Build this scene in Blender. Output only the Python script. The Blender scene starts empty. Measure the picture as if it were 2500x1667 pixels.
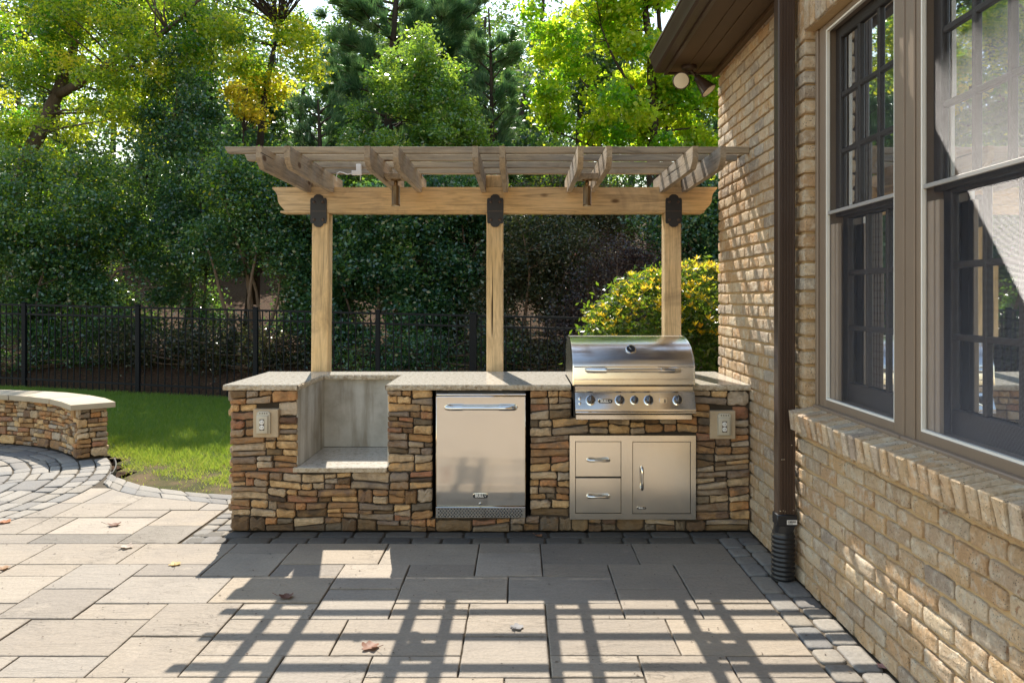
import bpy, math, random
import numpy as np
from mathutils import Vector, Matrix

# ------------------------------------------------------------------ camera, sky, sun, exposure
SC = bpy.context.scene
COL = SC.collection
H = 1.59                       # eye height; the picture's horizon is photo row 728, depth lines meet at column 1270
F = 1880.0                     # focal length in photo pixels
cd = bpy.data.cameras.new('camera'); cam = bpy.data.objects.new('camera', cd); COL.objects.link(cam)
cam.location = (0, 0, H); cam.rotation_euler = (math.pi / 2, 0, 0)
cd.sensor_width = 36; cd.lens = F / 2500 * 36
cd.shift_x = -(1270 - 1250) / 2500; cd.shift_y = (728 - 833.5) / 2500
cd.clip_start = .05; cd.clip_end = 400
SC.camera = cam

SUN = Vector((-.178, .865, 1.0)).normalized()      # towards the sun: behind the kitchen, a little left
W = bpy.data.worlds.new('World'); SC.world = W; W.use_nodes = True
wn = W.node_tree
sky = wn.nodes.new('ShaderNodeTexSky'); sky.sky_type = 'NISHITA'; sky.sun_disc = False
sky.sun_elevation = math.asin(SUN.z); sky.sun_rotation = math.atan2(SUN.x, SUN.y)
sky.air_density = 1.5; sky.dust_density = .25; sky.ozone_density = .2
bg = wn.nodes['Background']; bg.inputs[1].default_value = .15
wb = wn.nodes.new("ShaderNodeMix"); wb.data_type = "RGBA"; wb.blend_type = "MULTIPLY"; wb.inputs[0].default_value = 1; wb.inputs[7].default_value = (1.02, .915, .82, 1)   # warm white balance, even over the whole sky
wn.links.new(sky.outputs[0], wb.inputs[6]); wn.links.new(wb.outputs[2], bg.inputs[0])
sl = bpy.data.lights.new('sun', 'SUN'); sl.energy = 4.1; sl.angle = math.radians(.35); sl.color = (1, .92, .80)
so = bpy.data.objects.new('sun', sl); COL.objects.link(so); so.location = (-3, 14, 17)
so.rotation_euler = (-SUN).to_track_quat('-Z', 'Y').to_euler()
VS = SC.view_settings; VS.view_transform = 'Standard'; VS.look = 'None'; VS.gamma = 1; VS.exposure = 1.28
SC.render.engine = 'CYCLES'
SC.cycles.max_bounces = 8; SC.cycles.transparent_max_bounces = 16; SC.cycles.diffuse_bounces = 4
SC.cycles.caustics_reflective = False; SC.cycles.caustics_refractive = False
SC.cycles.sample_clamp_indirect = 6
SC.cycles.use_denoising = True

R = random.Random(7)
NR = np.random.default_rng(11)


def G(px, py):                 # photo pixel on the ground -> (X, Y)
    s = (py - 728) / H
    return ((px - 1270) / s, F / s)


def PX(px, Y): return (px - 1270) * Y / F          # photo column at a known distance
def PZ(py, Y): return H + (728 - py) * Y / F       # photo row at a known distance


# ------------------------------------------------------------------ materials
class Mat:
    def __init__(s, name, rough=.6, metal=0., spec=.5, col=(.5, .5, .5)):
        s.m = bpy.data.materials.new(name); s.m.use_nodes = True
        s.nt = s.m.node_tree; s.b = s.nt.nodes['Principled BSDF']
        s.b.inputs['Roughness'].default_value = rough; s.b.inputs['Metallic'].default_value = metal
        s.b.inputs['Specular IOR Level'].default_value = spec
        s.b.inputs['Base Color'].default_value = (*col, 1)
        s._co = None

    def n(s, t, **k):
        x = s.nt.nodes.new(t)
        for a, v in k.items(): setattr(x, a, v)
        return x

    def put(s, sock, v):
        if isinstance(v, bpy.types.NodeSocket): s.nt.links.new(v, sock)
        elif isinstance(v, (tuple, list)) and sock.type == 'RGBA' and len(v) == 3: sock.default_value = (*v, 1)
        else: sock.default_value = v

    def co(s, scale=(1, 1, 1), rnd=0.):
        tc = s.n('ShaderNodeTexCoord'); mp = s.n('ShaderNodeMapping'); mp.inputs['Scale'].default_value = scale
        s.put(mp.inputs[0], tc.outputs['Object'])
        if rnd:
            cx = s.n('ShaderNodeCombineXYZ'); a = s.math('MULTIPLY', s.rnd(), rnd)
            for i in range(3): s.put(cx.inputs[i], a)
            s.put(mp.inputs['Location'], cx.outputs[0])
        return mp.outputs[0]

    def wpos(s, scale=(1, 1, 1)):
        g = s.n('ShaderNodeNewGeometry'); mp = s.n('ShaderNodeMapping'); mp.inputs['Scale'].default_value = scale
        s.put(mp.inputs[0], g.outputs['Position']); return mp.outputs[0]

    def rnd(s, k=1., off=0.):
        oi = s.n('ShaderNodeObjectInfo'); at = s.n('ShaderNodeAttribute'); at.attribute_name = 'tone'
        a = s.math('ADD', oi.outputs['Random'], at.outputs['Fac'])
        if k != 1 or off: a = s.math('MULTIPLY_ADD', a, k, off)
        return s.math('FRACT', a)

    def tone(s):
        at = s.n('ShaderNodeAttribute'); at.attribute_name = 'tone'; return at.outputs['Fac']

    def math(s, op, *v):
        x = s.n('ShaderNodeMath', operation=op)
        for i, q in enumerate(v): s.put(x.inputs[i], q)
        return x.outputs[0]

    def noise(s, scale, detail=4, rough=.6, vec=None, dist=0.):
        x = s.n('ShaderNodeTexNoise'); x.inputs['Scale'].default_value = scale; x.inputs['Detail'].default_value = detail
        x.inputs['Roughness'].default_value = rough; x.inputs['Distortion'].default_value = dist
        if vec is not None: s.put(x.inputs['Vector'], vec)
        return x.outputs[0]

    def vor(s, scale, vec=None, feature='F1', out=0):
        x = s.n('ShaderNodeTexVoronoi', feature=feature); x.inputs['Scale'].default_value = scale
        if vec is not None: s.put(x.inputs['Vector'], vec)
        return x.outputs[out]

    def ramp(s, fac, stops, interp='LINEAR'):
        x = s.n('ShaderNodeValToRGB'); e = x.color_ramp.elements; x.color_ramp.interpolation = interp
        while len(e) < len(stops): e.new(.5)
        for i, (p, c) in enumerate(stops):
            e[i].position = p
            c = (c, c, c) if isinstance(c, (int, float)) else c
            e[i].color = (*c, 1)
        s.put(x.inputs[0], fac); return x.outputs[0]

    def mix(s, a, b, f, mode='MIX'):
        x = s.n('ShaderNodeMix', data_type='RGBA', blend_type=mode)
        s.put(x.inputs[0], f); s.put(x.inputs[6], a); s.put(x.inputs[7], b); return x.outputs[2]

    def bump(s, h, strength=.4, dist=.01):
        x = s.n('ShaderNodeBump'); x.inputs['Strength'].default_value = strength; x.inputs['Distance'].default_value = dist
        s.put(x.inputs['Height'], h); s.put(s.b.inputs['Normal'], x.outputs[0]); return x.outputs[0]

    def color(s, c): s.put(s.b.inputs['Base Color'], c)
    def rough(s, c): s.put(s.b.inputs['Roughness'], c)


def plain(name, col, rough=.6, metal=0., spec=.5, var=.15, scale=6.):
    m = Mat(name, rough, metal, spec)
    nz = m.noise(scale, 4, .6, m.wpos())
    c = m.mix(tuple(v * (1 - var) for v in col), tuple(min(1, v * (1 + var)) for v in col), nz)
    m.color(c); return m.m


def mat_slab(nm='patio_slab', k=1.):
    m = Mat(nm, .75 if k == 1 else .55, spec=.3)
    v = m.wpos()
    big = m.noise(1.3, 5, .6, v); fine = m.noise(60, 5, .7, v)
    r = m.rnd()
    c = m.ramp(r, [(0, (.30, .275, .24)), (.2, (.40, .355, .29)), (.4, (.345, .31, .26)), (.55, (.44, .395, .325)), (.7, (.36, .335, .295)), (.85, (.42, .365, .285)), (1, (.47, .43, .37))])
    c = m.mix(c, (.27, .25, .225), m.ramp(big, [(.48, 0.), (.72, .7)]))
    c = m.mix(c, (.53, .48, .40), m.ramp(m.noise(5, 6, .7, v), [(.56, 0.), (.78, .55)]))
    c = m.mix(c, m.ramp(fine, [(.3, .7), (.7, 1.15)]), .6, 'MULTIPLY')
    cleft = m.noise(5, 7, .62, m.wpos((1, 3.2, 1)), 1.4)
    veins = m.ramp(m.noise(3.1, 6, .6, m.wpos((1, 3.5, 1)), 1.8), [(.487, 0.), (.5, 1.), (.513, 0.)])
    veins = m.math('MULTIPLY', veins, m.ramp(m.noise(1.7, 3, .5, v), [(.5, 0.), (.66, .8)]))
    c = m.mix(c, (.2, .18, .15), veins)
    m.color(m.mix((0, 0, 0), m.mix(c, (1., .945, .90), 1., 'MULTIPLY'), .70 * k))
    h = m.math('ADD', m.math('MULTIPLY', cleft, 1.1), m.math('MULTIPLY', fine, .22))
    h = m.math('SUBTRACT', h, m.math('MULTIPLY', veins, .3))
    m.bump(h, .6, .014); return m.m


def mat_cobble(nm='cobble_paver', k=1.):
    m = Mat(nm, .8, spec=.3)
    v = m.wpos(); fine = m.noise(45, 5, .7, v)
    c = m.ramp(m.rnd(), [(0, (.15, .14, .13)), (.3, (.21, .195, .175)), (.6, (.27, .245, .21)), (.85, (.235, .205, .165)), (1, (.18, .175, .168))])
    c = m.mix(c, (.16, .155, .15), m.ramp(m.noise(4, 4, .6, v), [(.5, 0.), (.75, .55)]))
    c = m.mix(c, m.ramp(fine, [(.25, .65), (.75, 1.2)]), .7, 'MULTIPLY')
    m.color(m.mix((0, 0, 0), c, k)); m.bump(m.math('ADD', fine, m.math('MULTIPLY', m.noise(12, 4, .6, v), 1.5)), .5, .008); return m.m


def mat_stone(name, dark=0.):
    m = Mat(name, .8, spec=.25)
    v = m.co(rnd=9.); n1 = m.noise(11, 6, .65, v, .6); n2 = m.noise(55, 5, .7, v)
    r = m.rnd()
    base = m.ramp(r, [(0, (.34, .20, .10)), (.11, (.54, .35, .17)), (.22, (.18, .12, .085)), (.33, (.54, .42, .28)),
                      (.44, (.33, .27, .21)), (.55, (.46, .24, .11)), (.66, (.24, .20, .17)), (.76, (.62, .45, .25)), (.85, (.36, .18, .11)), (.93, (.44, .38, .31))], 'CONSTANT')
    alt = m.ramp(m.rnd(3.7, .31), [(0, (.16, .095, .055)), (.4, (.42, .26, .12)), (.7, (.17, .14, .11)), (1, (.50, .39, .26))])
    c = m.mix(base, alt, m.ramp(n1, [(.40, 0.), (.64, .85)]))
    c = m.mix(c, (.065, .05, .04), m.ramp(m.noise(5, 4, .6, v), [(.56, 0.), (.76, .7)]))
    c = m.mix(c, m.ramp(n2, [(.25, .62), (.75, 1.25)]), .7, 'MULTIPLY')
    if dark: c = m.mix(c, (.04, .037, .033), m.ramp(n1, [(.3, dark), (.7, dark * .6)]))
    m.color(m.mix(c, (1.18, 1.11, 1.02), 1., 'MULTIPLY'))
    h = m.math('ADD', m.math('MULTIPLY', m.noise(9, 6, .65, m.co((1, 1, 2.4), 9.), .8), 1.3), m.math('MULTIPLY', n2, .35))
    m.bump(h, .75, .018); return m.m


def mat_brick():
    m = Mat('brick_clay', .85, spec=.2)
    v = m.wpos(); fine = m.noise(70, 5, .7, v); mid = m.noise(16, 5, .65, v, .5)
    r = m.rnd()
    c = m.ramp(r, [(0, (.75, .53, .31)), (.14, (.64, .41, .23)), (.28, (.80, .61, .39)), (.40, (.56, .42, .29)),
                   (.52, (.75, .51, .28)), (.63, (.47, .38, .30)), (.74, (.83, .66, .45)), (.84, (.67, .43, .23)), (.92, (.58, .49, .39)), (1, (.77, .56, .34))])
    c = m.mix(c, (.84, .74, .58), m.ramp(mid, [(.48, 0.), (.66, .8)]))                     # lime wash
    c = m.mix(c, (.36, .16, .08), m.ramp(m.noise(23, 4, .6, v, 1.), [(.63, 0.), (.72, .7)]))  # rust
    sp = m.vor(95, v); pick = m.noise(21, 3, .6, v)
    c = m.mix(c, (.11, .09, .075), m.math('MULTIPLY', m.ramp(sp, [(.16, .85), (.3, 0.)]), m.ramp(pick, [(.42, 0.), (.6, 1.)])))
    c = m.mix(c, m.ramp(fine, [(.25, .75), (.75, 1.15)]), .6, 'MULTIPLY')
    m.color(c)
    h = m.math('ADD', m.math('MULTIPLY', fine, .5), m.math('MULTIPLY', m.noise(34, 6, .75, v, 1.2), .9))
    m.bump(h, 1., .024); return m.m


def mat_mortar():
    m = Mat('mortar', .95, spec=.1); v = m.wpos(); fine = m.noise(90, 4, .7, v)
    m.color(m.mix((.48, .325, .165), (.58, .42, .24), m.noise(3, 4, .6, v))); m.bump(fine, .6, .004); return m.m


def mat_wood(name, axis, tan, grey):
    m = Mat(name, .78, spec=.2)
    st = [14., 14., 14.]; st[axis] = .9
    kn = [3.4, 3.4, 3.4]; kn[axis] = 1.7
    v = m.co(tuple(st), 7.)
    g = m.noise(2.2, 6, .62, v, 1.2); f = m.noise(9, 5, .7, v)
    c = m.mix(tan, grey, m.ramp(m.noise(1.1, 5, .6, m.co(rnd=5.)), [(.38, 0.), (.66, 1.)]))
    c = m.mix(c, m.ramp(g, [(.28, .45), (.5, 1.), (.75, 1.25)]), .85, 'MULTIPLY')
    c = m.mix(c, m.ramp(f, [(.3, .7), (.65, 1.1)]), .6, 'MULTIPLY')
    st2 = [30., 30., 30.]; st2[axis] = .55
    crack = m.ramp(m.noise(1.0, 3, .5, m.co(tuple(st2), 3.), .4), [(.285, 1.), (.31, 0.)])
    c = m.mix(c, (.035, .022, .012), crack)
    d = m.vor(1.5, m.co(tuple(kn), 11.))
    knot = m.ramp(d, [(.07, 1.), (.13, .0)])
    c = m.mix(c, (.10, .05, .022), m.math('MULTIPLY', knot, .9))
    c = m.mix(c, (.15, .105, .07), m.ramp(m.noise(2.6, 6, .7, m.co(rnd=3.), .6), [(.52, 0.), (.75, .65)]))
    m.color(c); m.bump(m.math('SUBTRACT', m.math('ADD', g, m.math('MULTIPLY', f, .5)), m.math('MULTIPLY', crack, 1.5)), .45, .006); return m.m


def mat_granite():
    m = Mat('granite', .16, spec=.5); v = m.wpos()
    a = m.noise(38, 6, .7, v); b = m.vor(120, v)
    c = m.ramp(a, [(.3, (.30, .25, .20)), (.42, (.56, .51, .43)), (.55, (.66, .62, .55)), (.7, (.60, .55, .46))])
    c = m.mix(c, (.13, .105, .085), m.math('MULTIPLY', m.ramp(b, [(.12, .9), (.3, 0.)]), m.ramp(m.noise(15, 4, .6, v), [(.4, .15), (.6, 1.)])))
    c = m.mix(c, (.40, .27, .15), m.ramp(m.noise(26, 5, .7, v, .8), [(.6, 0.), (.75, .55)]))
    m.color(m.mix((0, 0, 0), c, .8)); m.rough(m.ramp(a, [(.3, .12), (.7, .24)])); return m.m


def mat_granite_edge():
    m = Mat('granite_chiselled_edge', .6, spec=.3); v = m.wpos(); a = m.noise(45, 6, .7, v)
    c = m.ramp(a, [(.28, (.20, .13, .08)), (.45, (.47, .38, .27)), (.6, (.60, .52, .40)), (.75, (.33, .25, .17))])
    m.color(c); m.bump(m.noise(40, 5, .7, v), .9, .012); return m.m


def mat_steel(name, axis=0, col=(.85, .81, .745), rough=.2):
    m = Mat(name, rough, 1.); st = [260., 260., 260.]; st[axis] = 1.2
    g = m.noise(1., 4, .6, m.wpos(tuple(st)))
    lo = [.45, .45, 3.0] if axis == 0 else [2.2, 2.2, .5]
    wav = m.noise(1.6, 2, .4, m.wpos(tuple(lo)))
    smu = m.noise(9, 5, .7, m.wpos())
    m.color(m.mix(tuple(v * .975 for v in col), col, g))
    m.rough(m.math('ADD', m.ramp(g, [(.2, rough * .92), (.8, rough * 1.08)]), m.ramp(smu, [(.5, 0.), (.8, .05)])))
    m.bump(m.math('ADD', m.math('MULTIPLY', wav, 1.), m.math('MULTIPLY', g, .0001)), .16, .02); return m.m


def mat_leaf(name, cols, trans, tfac=.42, rough=.42, spec=.5, gain=1.):
    """cols: ramp over the per-leaf tone; trans: colour of light passing through"""
    m = Mat(name, rough, spec=spec)
    t = m.tone(); c = m.ramp(t, cols); m.color(c)
    tr = m.n('ShaderNodeBsdfTranslucent')
    m.put(tr.inputs[0], m.mix(trans[0], trans[1], t))
    mx = m.n('ShaderNodeMixShader'); mx.inputs[0].default_value = tfac
    m.nt.links.new(m.b.outputs[0], mx.inputs[1]); m.nt.links.new(tr.outputs[0], mx.inputs[2])
    m.nt.links.new(mx.outputs[0], m.nt.nodes['Material Output'].inputs[0]); return m.m


def mat_bark(name, a, b):
    m = Mat(name, .9, spec=.15); v = m.wpos((1, 1, .3)); n = m.noise(14, 6, .7, v, .8)
    m.color(m.mix(a, b, n)); m.bump(n, .9, .03); return m.m


def mat_soil():
    m = Mat('mulch_and_leaf_litter', .95, spec=.1); v = m.wpos(); n = m.noise(24, 6, .75, v); d = m.vor(30, v, out=1)
    c = m.ramp(n, [(.25, (.018, .011, .007)), (.45, (.05, .029, .017)), (.6, (.105, .06, .034)), (.8, (.26, .17, .10))])
    c = m.mix(c, d, .12, 'OVERLAY'); m.color(c); m.bump(n, .9, .04); return m.m


def mat_lawn():
    m = Mat('lawn_turf', .95, spec=.1); v = m.wpos(); n = m.noise(3, 5, .65, v)
    c = m.mix((.05, .06, .02), (.085, .075, .035), m.noise(40, 4, .6, v))
    c = m.mix(c, (.15, .105, .06), m.ramp(n, [(.44, 0.), (.6, .9)]))
    m.color(c); m.bump(m.noise(70, 4, .7, v), .8, .02); return m.m


def mat_mix_transparent(name, col, fac, rough=.8, spec=.3, metal=0.):
    m = Mat(name, rough, metal, spec, col); tr = m.n('ShaderNodeBsdfTransparent'); mx = m.n('ShaderNodeMixShader')
    mx.inputs[0].default_value = fac
    m.nt.links.new(tr.outputs[0], mx.inputs[1]); m.nt.links.new(m.b.outputs[0], mx.inputs[2])
    m.nt.links.new(mx.outputs[0], m.nt.nodes['Material Output'].inputs[0]); return m


def mat_glass():
    m = Mat('window_glass', .02); gl = m.n('ShaderNodeBsdfGlossy'); gl.inputs['Roughness'].default_value = .015
    gl.inputs[0].default_value = (.9, .95, 1, 1)
    tr = m.n('ShaderNodeBsdfTransparent'); tr.inputs[0].default_value = (.82, .86, .86, 1)
    fr = m.n('ShaderNodeFresnel'); fr.inputs[0].default_value = 1.55; mx = m.n('ShaderNodeMixShader')
    m.put(mx.inputs[0], m.math('MULTIPLY_ADD', fr.outputs[0], 1.0, .01))
    m.nt.links.new(tr.outputs[0], mx.inputs[1]); m.nt.links.new(gl.outputs[0], mx.inputs[2])
    m.nt.links.new(mx.outputs[0], m.nt.nodes['Material Output'].inputs[0]); return m.m


def mat_screen(): return plain('screen_wire', (.42, .42, .44), .42, .85, var=.05)


MT = {}
def mt():
    MT.update(
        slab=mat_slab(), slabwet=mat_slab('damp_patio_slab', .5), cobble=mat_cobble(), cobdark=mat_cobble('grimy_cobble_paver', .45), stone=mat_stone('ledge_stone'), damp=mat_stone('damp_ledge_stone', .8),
        brick=mat_brick(), mortar=mat_mortar(), granite=mat_granite(), gedge=mat_granite_edge(),
        joint=plain('joint_sand', (.085, .07, .052), .95, spec=.1, var=.4, scale=30), core=plain('stone_mortar', (.065, .052, .04), .95, spec=.1, var=.3),
        wx=mat_wood('cedar_beam', 0, (.66, .44, .21), (.60, .44, .26)), wz=mat_wood('cedar_post', 2, (.66, .46, .23), (.62, .47, .29)),
        wy=mat_wood('cedar_rafter', 1, (.42, .315, .20), (.30, .255, .205)), wsl=mat_wood('cedar_slat', 0, (.39, .305, .21), (.29, .25, .205)),
        iron=plain('black_bracket_iron', (.018, .018, .022), .5, .3), steel=mat_steel('brushed_steel', 0, rough=.10), steelh=mat_steel('dull_steel', 0, (.72, .70, .67), .2), steelv=mat_steel('brushed_steel_door', 2, (.92, .87, .78), .2),
        chrome=mat_steel('polished_steel', 0, (.74, .73, .71), .09), dark=plain('black_plastic', (.012, .012, .013), .45, var=.2),
        pipe=plain('black_corrugated_plastic', (.014, .015, .019), .38, var=.2), knob=plain('dark_chrome', (.16, .15, .145), .14, .9),
        brown=plain('brown_painted_metal', (.055, .032, .022), .38, var=.12), soffit=plain('brown_soffit_panel', (.085, .048, .02), .6, var=.2),
        taupe=plain('taupe_window_trim', (.215, .158, .112), .5, var=.1), white=plain('white_vinyl', (.80, .77, .70), .5, var=.06),
        bar=plain('grey_screen_bar', (.33, .31, .29), .5, var=.06), sash=plain('dark_sash', (.034, .026, .023), .5, var=.1), liner=plain('tan_sash_liner', (.42, .33, .25), .55, var=.1),
        louver=plain('shutter_louver', (.10, .075, .055), .55, var=.15), room=plain('dim_room', (.012, .012, .013), .9, var=.2),
        cement=None, ivory=plain('ivory_plastic', (.52, .47, .37), .45, var=.06), concrete=plain('cast_stone_plate', (.47, .37, .25), .85, var=.15, scale=25),
        paper=plain('white_paper', (.75, .73, .7), .6, var=.04), bronze=plain('antique_bronze', (.20, .125, .06), .36, .85, var=.25),
        fence=plain('black_fence_enamel', (.004, .006, .009), .6, spec=.25, var=.2), cap=plain('sandstone_cap', (.40, .325, .225), .8, var=.14, scale=9),
        soil=mat_soil(), lawn=mat_lawn(), glass=mat_glass(), screen=mat_screen(), lens=plain('frosted_lamp_glass', (.74, .66, .5), .3, var=.05),
        shingle=plain('asphalt_shingle', (.06, .05, .045), .95, var=.4, scale=40),
        bark=mat_bark('grey_brown_bark', (.035, .025, .018), (.16, .125, .10)), barkd=mat_bark('dark_bark', (.018, .014, .012), (.07, .055, .045)),
        twig=mat_bark('pale_twig', (.10, .07, .05), (.24, .17, .12)))
    m = Mat('stained_cement_board', .85, spec=.2); v = m.wpos((1, 1, .12)); n = m.noise(6, 5, .6, v); b = m.noise(3, 6, .65, m.wpos())
    c = m.ramp(b, [(.3, (.34, .31, .26)), (.5, (.50, .475, .42)), (.75, (.62, .60, .55))])
    c = m.mix(c, (.20, .16, .105), m.ramp(n, [(.47, 0.), (.66, .85)])); m.color(c); m.bump(m.noise(60, 4, .7, m.wpos()), .2, .004); MT['cement'] = m.m
mt()

# ------------------------------------------------------------------ object helpers
def tag(o, label=None, cat=None, group=None, kind=None):
    if label: o['label'] = label
    if cat: o['category'] = cat
    if group: o['group'] = group
    if kind: o['kind'] = kind
    return o


def thing(name, loc, label, cat, group=None):
    o = bpy.data.objects.new(name, None); COL.objects.link(o); o.location = loc; o.empty_display_size = .2
    return tag(o, label, cat, group)


def adopt(o, parent):
    if parent is None: return o
    o.parent = parent
    if parent.type == 'EMPTY': o.matrix_parent_inverse = Matrix.Translation(-parent.location)
    return o


class MB:
    def __init__(s): s.v = []; s.f = []; s.mi = []; s.cur = 0

    def add(s, v, f, conv=None):
        b = len(s.v); v = [tuple(p) for p in v]
        if conv is not None:
            g = []
            for q in f:
                p = [Vector(v[i]) for i in q]; n = Vector((0, 0, 0))
                for i in range(len(p)): n += p[i].cross(p[(i + 1) % len(p)])
                c = sum(p, Vector()) / len(p)
                g.append(q if n.dot(c - Vector(conv)) >= 0 else tuple(reversed(q)))
            f = g
        s.v += v; s.f += [tuple(i + b for i in q) for q in f]; s.mi += [s.cur] * len(f); return s

    def box(s, x0, x1, y0, y1, z0, z1, b=0., xf=None):
        lo = (min(x0, x1), min(y0, y1), min(z0, z1)); hi = (max(x0, x1), max(y0, y1), max(z0, z1))
        c = [(lo[i] + hi[i]) / 2 for i in range(3)]
        S = [(i & 1, i >> 1 & 1, i >> 2 & 1) for i in range(8)]
        if b <= 0:
            v = [[hi[k] if q[k] else lo[k] for k in range(3)] for q in S]
            f = [(0, 1, 3, 2), (4, 5, 7, 6), (0, 1, 5, 4), (2, 3, 7, 6), (0, 2, 6, 4), (1, 3, 7, 5)]
        else:
            b = min(b, min(hi[i] - lo[i] for i in range(3)) * .45)
            v = []; f = []
            for q in S:
                for a in range(3):
                    v.append([(hi[k] if q[k] else lo[k]) + (0 if k == a else (-b if q[k] else b)) for k in range(3)])
            ix = lambda q, a: (q[0] + 2 * q[1] + 4 * q[2]) * 3 + a
            for a in range(3):
                o1, o2 = (a + 1) % 3, (a + 2) % 3
                for sd in (0, 1):
                    def mk(p, r):
                        q = [0, 0, 0]; q[a] = sd; q[o1] = p; q[o2] = r; return ix(q, a)
                    f.append((mk(0, 0), mk(1, 0), mk(1, 1), mk(0, 1)))
                    for s2 in (0, 1):
                        q0 = [0, 0, 0]; q0[o1] = sd; q0[o2] = s2; q1 = list(q0); q1[a] = 1
                        f.append((ix(q0, o1), ix(q1, o1), ix(q1, o2), ix(q0, o2)))
            for q in S: f.append((ix(q, 0), ix(q, 1), ix(q, 2)))
        if xf:
            v = [xf @ Vector(p) for p in v]; c = xf @ Vector(c)
        return s.add(v, f, c)

    def tube(s, path, rad, n=8, cap=True):
        P = [Vector(p) for p in path]; rad = rad if isinstance(rad, (list, tuple)) else [rad] * len(P)
        vs = []; up = None
        for i, p in enumerate(P):
            d = (P[min(i + 1, len(P) - 1)] - P[max(i - 1, 0)]).normalized()
            if up is None: up = Vector((0, 0, 1)) if abs(d.z) < .9 else Vector((1, 0, 0))
            a = d.cross(up).normalized(); up = a.cross(d).normalized()
            for k in range(n):
                t = 2 * math.pi * k / n; vs.append(p + (a * math.cos(t) + up * math.sin(t)) * rad[i])
        f = []
        for i in range(len(P) - 1):
            for k in range(n):
                k2 = (k + 1) % n; f.append((i * n + k, i * n + k2, (i + 1) * n + k2, (i + 1) * n + k))
        if cap: f.append(tuple(reversed(range(n)))); f.append(tuple((len(P) - 1) * n + k for k in range(n)))
        return s.add(vs, f)

    def lathe(s, prof, xf, n=20):
        """prof: (radius, height) from bottom to top, around local z"""
        vs = []
        for r, h in prof:
            for k in range(n):
                t = 2 * math.pi * k / n; vs.append(xf @ Vector((r * math.cos(t), r * math.sin(t), h)))
        f = []
        for i in range(len(prof) - 1):
            for k in range(n):
                k2 = (k + 1) % n; f.append((i * n + k, i * n + k2, (i + 1) * n + k2, (i + 1) * n + k))
        f.append(tuple(reversed(range(n)))); f.append(tuple((len(prof) - 1) * n + k for k in range(n)))
        return s.add(vs, f)

    def prism(s, poly, fn, w0, w1):
        """poly in (u, v), extruded from w0 to w1; fn(u, v, w) -> point"""
        n = len(poly); a = sum(poly[i][0] * poly[(i + 1) % n][1] - poly[(i + 1) % n][0] * poly[i][1] for i in range(n))
        if a < 0: poly = list(reversed(poly))
        v = [fn(p[0], p[1], w0) for p in poly] + [fn(p[0], p[1], w1) for p in poly]
        f = [tuple(reversed(range(n))), tuple(range(n, 2 * n))] + [(i, (i + 1) % n, n + (i + 1) % n, n + i) for i in range(n)]
        e = [Vector(fn(*q)) - Vector(fn(0, 0, 0)) for q in ((1, 0, 0), (0, 1, 0), (0, 0, 1))]
        if e[0].cross(e[1]).dot(e[2]) * (w1 - w0) < 0: f = [tuple(reversed(q)) for q in f]
        return s.add(v, f)

    def pillow(s, poly, fn, w0, w1, r, dome=0., jit=0., rg=None):
        """a prism with a softened rim and a slightly domed, uneven top"""
        n = len(poly); a = sum(poly[i][0] * poly[(i + 1) % n][1] - poly[(i + 1) % n][0] * poly[i][1] for i in range(n))
        if a < 0: poly = list(reversed(poly))
        cx = sum(p[0] for p in poly) / n; cy = sum(p[1] for p in poly) / n
        hx = max(abs(p[0] - cx) for p in poly) or 1; hy = max(abs(p[1] - cy) for p in poly) or 1
        sg = 1 if w1 > w0 else -1
        J = (lambda: rg.uniform(-jit, jit)) if rg and jit else (lambda: 0)
        ring = lambda k, w: [(cx + (p[0] - cx) * (1 - k / hx), cy + (p[1] - cy) * (1 - k / hy), w + J()) for p in poly]
        rs = [[(p[0], p[1], w0) for p in poly], ring(0, w1 - sg * r), ring(r * .35, w1 - sg * r * .35), ring(r * 1.2, w1 + sg * dome * .3)]
        if dome or jit: rs.append(ring(min(hx, hy) * .5, w1 + sg * dome * .85))
        v = [fn(*q) for k in rs for q in k]; m = len(rs); f = []
        for k in range(m - 1):
            for i in range(n): f.append((k * n + i, k * n + (i + 1) % n, (k + 1) * n + (i + 1) % n, (k + 1) * n + i))
        if dome or jit:
            v.append(fn(cx, cy, w1 + sg * dome + J())); c = len(v) - 1
            for i in range(n): f.append(((m - 1) * n + i, (m - 1) * n + (i + 1) % n, c))
        else: f.append(tuple((m - 1) * n + i for i in range(n)))
        e = [Vector(fn(*q)) - Vector(fn(0, 0, 0)) for q in ((1, 0, 0), (0, 1, 0), (0, 0, 1))]
        if e[0].cross(e[1]).dot(e[2]) * sg < 0: f = [tuple(reversed(q)) for q in f]
        return s.add(v, f)

    def mesh(s, name, mat, smooth=False):
        me = bpy.data.meshes.new(name); me.from_pydata(s.v, [], s.f)
        for q in (mat if isinstance(mat, (list, tuple)) else [mat]): me.materials.append(q)
        if any(s.mi): me.polygons.foreach_set('material_index', s.mi)
        if smooth:
            me.polygons.foreach_set('use_smooth', [True] * len(me.polygons))
            if smooth != 'all': me.set_sharp_from_angle(angle=math.radians(smooth if smooth > 1 else 38))
        me.update(); return me

    def build(s, name, mat, parent=None, smooth=False, **k):
        o = bpy.data.objects.new(name, s.mesh(name, mat, smooth)); COL.objects.link(o); adopt(o, parent)
        return tag(o, **k) if k else o


def box(name, mat, parent, *a, smooth=False, **k): return MB().box(*a).build(name, mat, parent, smooth, **k)
XY = lambda u, v, w: (u, v, w)
XZ = lambda u, v, w: (u, w, v)          # drawn on a vertical plane facing the camera
YZ = lambda u, v, w: (w, u, v)          # drawn on the side wall


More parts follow.
